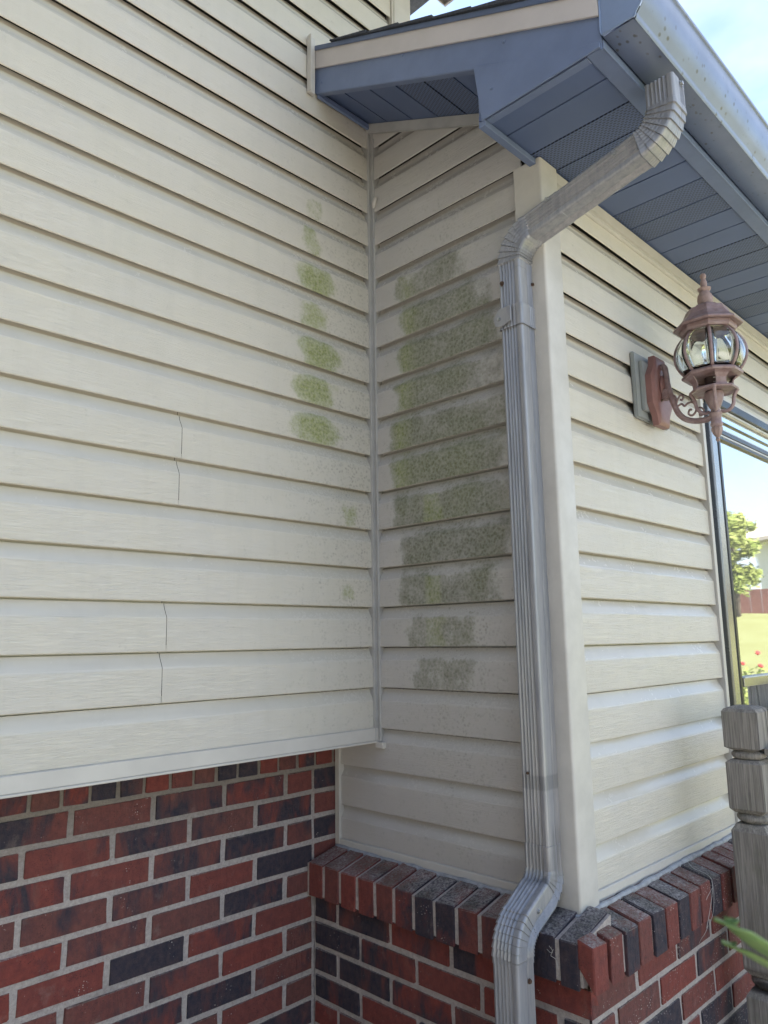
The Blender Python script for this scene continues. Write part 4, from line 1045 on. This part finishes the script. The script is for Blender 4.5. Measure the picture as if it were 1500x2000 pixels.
# ================================================================ SMALL MARKS: webs, twig, leaf scrap
def thread(pts, r, parent, name='web_thread', mat='silk'):
    bm = bmesh.new(); tube(bm, spline(pts, 5), r, 5); bmobj(name, bm, mat, parent, smooth=True)
cw = thing('cobweb', (.33, -.655, -.64), 'dry stringy cobweb hanging over the ledge bricks beside the wooden post', 'cobweb')
thread([(.44, -.585, -.607), (.437, -.60, -.618), (.440, -.615, -.622), (.43, -.640, -.628), (.415, -.649, -.645), (.395, -.6495, -.680), (.365, -.650, -.716)], .0005, cw)
thread([(.43, -.640, -.628), (.418, -.650, -.650), (.405, -.651, -.690), (.384, -.650, -.712)], .0004, cw)
thread([(.415, -.649, -.645), (.384, -.652, -.652), (.372, -.651, -.66)], .0004, cw)
thread([(.372, -.651, -.712), (.36, -.648, -.725), (.355, -.640, -.738), (.362, -.632, -.75)], .0004, cw)
bt = thing('cobweb', (-.1015, -.555, -.66), 'tiny torn web scrap on the dark ledge brick right of the downspout', 'cobweb')
thread([(-.1025, -.553, -.648), (-.1025, -.560, -.655), (-.1025, -.556, -.664), (-.1025, -.566, -.668), (-.1025, -.570, -.684)], .0005, bt)
thread([(-.1025, -.548, -.655), (-.1025, -.556, -.659), (-.1025, -.562, -.652)], .0004, bt)
ck = thing('cocoon', (-.004, -.022, 1.15), 'small grey insect cocoon tucked against the corner trim under the eave', 'cocoon')
bm = bmesh.new(); tube(bm, spline([(-.0035, -.0165, 1.128), (-.0055, -.020, 1.140), (-.0055, -.026, 1.152), (-.0035, -.030, 1.156)], 5), [.003 + .004 * math.sin(math.pi * i / 15) for i in range(16)], 8); bmobj('cocoon_body', bm, 'silk', ck, smooth=True)

# ================================================================ THE YARD THAT THE WINDOW AND LANTERN MIRROR
nh = thing('neighbour_house', (24, -2, .5), 'low pale neighbour house seen mirrored in the window glass', 'house')
box('wall', 22.0, 29.0, -7.4, 9.0, .3, 2.75, 'far_wall', nh, bev=0)
bm = bmesh.new(); prism(bm, [(21.4, 2.70), (25.5, 3.95), (29.6, 2.70), (29.6, 2.60), (21.4, 2.60)], 1, -7.9, 9.5); bmobj('roof', bm, 'far_roof', nh)
for y in (-6.2, -4.6, -1.5, 2.0, 5.0):
    f = box('window', 21.94, 22.02, y, y + .9, 1.2, 2.3, 'pale_strip', nh, bev=0); g_ = box('pane', 21.92, 21.96, y + .07, y + .83, 1.27, 2.23, 'dark_frame', f, bev=0)
fe = thing('board_fence', (15.5, 0, .3), 'red-brown board fence seen mirrored in the window glass', 'fence')
me0 = None
for i in range(90):
    y = -12 + i * .21
    if me0 is None: me0 = box('fence_board', 15.5, 15.53, 0, .195, .20, .86, 'pinkwood', fe, bev=0); me0.location.y += y; base = me0
    else:
        o = base.copy(); COL.objects.link(o); o.location.y += i * .21
box('fence_rail', 15.535, 15.58, -12, 7, .3, .38, 'pinkwood', fe, bev=0)
def tree(loc, h, rad, label, seed, nleaf=2600):
    t = thing('yard_tree', loc, label, 'tree'); rg = random.Random(seed); x, y, z = loc
    bm = bmesh.new(); tube(bm, [(x, y, z - .2), (x + .05, y, z + h * .3), (x - .03, y + .05, z + h * .6), (x, y, z + h * .92)], [.11, .08, .05, .02], 8)
    limbs = []
    for k in range(9):
        a = rg.uniform(0, 6.28); b0 = Vector((x, y, z + h * rg.uniform(.3, .8))); e = b0 + Vector((math.cos(a) * rad * .75, math.sin(a) * rad * .75, h * rg.uniform(.03, .16))); tube(bm, [b0, b0.lerp(e, .5) + Vector((0, 0, .05)), e], [.035, .022, .010], 6); limbs.append(e)
    bmobj('trunk', bm, 'bark', t, smooth=True)
    vs = []; fs = []
    cl = [(Vector((x, y, z + h * .6)) + Vector((rg.gauss(0, .5) * rad, rg.gauss(0, .5) * rad, rg.uniform(-.38, .42) * h)), rg.uniform(.22, .5) * rad) for _ in range(34)] + [(e, rad * .4) for e in limbs]
    for _ in range(nleaf):
        c, r_ = rg.choice(cl); p = c + Vector((rg.gauss(0, .45), rg.gauss(0, .45), rg.gauss(0, .38))) * r_; s = rg.uniform(.025, .06) * (1 if h < 3 else 1.8)
        u = Vector((rg.uniform(-1, 1), rg.uniform(-1, 1), rg.uniform(-1, 1))).normalized(); v = u.orthogonal().normalized(); b = len(vs)
        vs += [p - u * s, p + v * s * .55, p + u * s, p - v * s * .55]; fs.append((b, b + 1, b + 2, b + 3))
    tag(mesh('crown', vs, fs, 'foliage', t), kind='stuff')
tree((14.7, -5.45, .3), 2.05, .40, 'yellow-green small tree mirrored in the window left of the neighbour house', 4, 9000)
tree((11.0, -11.0, -.2), 4.0, 1.6, 'broad green tree across the yard, mirrored in the lantern glass', 6, 3000)
tree((-6.0, -13.0, -1.5), 6.0, 2.4, 'tall green tree at the far side of the lawn', 8, 3000)
for i, (hx, hy, hh_) in enumerate(((-5.6, -.2, 5.2), (-5.4, -1.7, 5.6), (-5.5, -3.2, 5.0), (-5.7, -4.7, 5.5))):  # added trees, never in view, that cut sky light on the short siding wall
    t = thing('added_evergreen', (hx, hy, -1.5), ('unseen tall evergreen nearest the house corner, added on the left to block sky light', 'second unseen tall evergreen, added on the left to block sky light', 'third unseen tall evergreen, added on the left to block sky light', 'outermost unseen tall evergreen, added on the left to block sky light')[i], 'evergreen', 'unseen evergreens added on the left to darken the short siding wall')
    bm = bmesh.new(); tube(bm, [(hx, hy, -1.55), (hx, hy, 1.0), (hx, hy, -1.5 + hh_ * .9)], [.12, .08, .02], 8); bmobj('trunk', bm, 'bark', t, smooth=True)
    rg = random.Random(40 + i); vs = []; fs = []
    for _ in range(5200):
        f_ = rg.random(); r_ = .95 * (1 - f_ ** 2.2) ** .6 * rg.uniform(.45, 1.0) + .05; a = rg.uniform(0, 6.283); p = Vector((hx + r_ * math.cos(a), hy + r_ * math.sin(a), -1.35 + f_ * hh_)); s_ = rg.uniform(.06, .15)
        u = Vector((rg.uniform(-.4, .4), rg.uniform(-.4, .4), 1)).normalized(); v = u.cross(Vector((math.cos(a + 1), math.sin(a + 1), 0))).normalized(); b = len(vs); vs += [p - u * s_, p + v * s_ * .5, p + u * s_, p - v * s_ * .5]; fs.append((b, b + 1, b + 2, b + 3))
    tag(mesh('crown', vs, fs, 'evergreen', t), kind='stuff')
fp = thing('flower_pot', (4.5, -1.75, -1.32), 'red flowering pot plant on the patio edge, mirrored in the window', 'flower pot')
bm = bmesh.new(); lathe(bm, [(.16, -1.30), (.22, -.80), (.24, -.79), (.24, -.74), (.20, -.74)], 4.5, -1.75, 20); bmobj('pot', bm, 'terracotta', fp, auto=40)
vs = []; fs = []; rg = random.Random(2)
for k in range(900):
    p = Vector((4.5 + rg.gauss(0, .12), -1.75 + rg.gauss(0, .12), -.56 + rg.gauss(0, .10))); s = .020; u = Vector((rg.uniform(-1, 1), rg.uniform(-1, 1), rg.uniform(-1, 1))).normalized(); v = u.orthogonal(); b = len(vs); vs += [p - u * s, p + v * s * .5, p + u * s, p - v * s * .5]; fs.append((b, b + 1, b + 2, b + 3))
tag(mesh('foliage', vs, fs, 'foliage', fp), kind='stuff')
for k in range(8):
    bm = bmesh.new(); bmesh.ops.create_icosphere(bm, subdivisions=1, radius=.018)
    c = Vector((4.5 + rg.gauss(0, .15), -1.75 + rg.gauss(0, .15), -.42 + rg.gauss(0, .10)))
    for v in bm.verts: v.co = v.co * rg.uniform(.8, 1.2) + c
    bmobj('blossom', bm, 'petal', fp)
wb = thing('storage_bin', (5.2, -1.55, -1.25), 'white storage bin on the lawn edge, mirrored in the window', 'bin')
box('bin_body', 4.95, 5.5, -1.95, -1.20, -1.34, -.72, 'white_box', wb, bev=.02); box('bin_lid', 4.92, 5.53, -1.98, -1.17, -.718, -.66, 'white_box', wb, bev=.015)
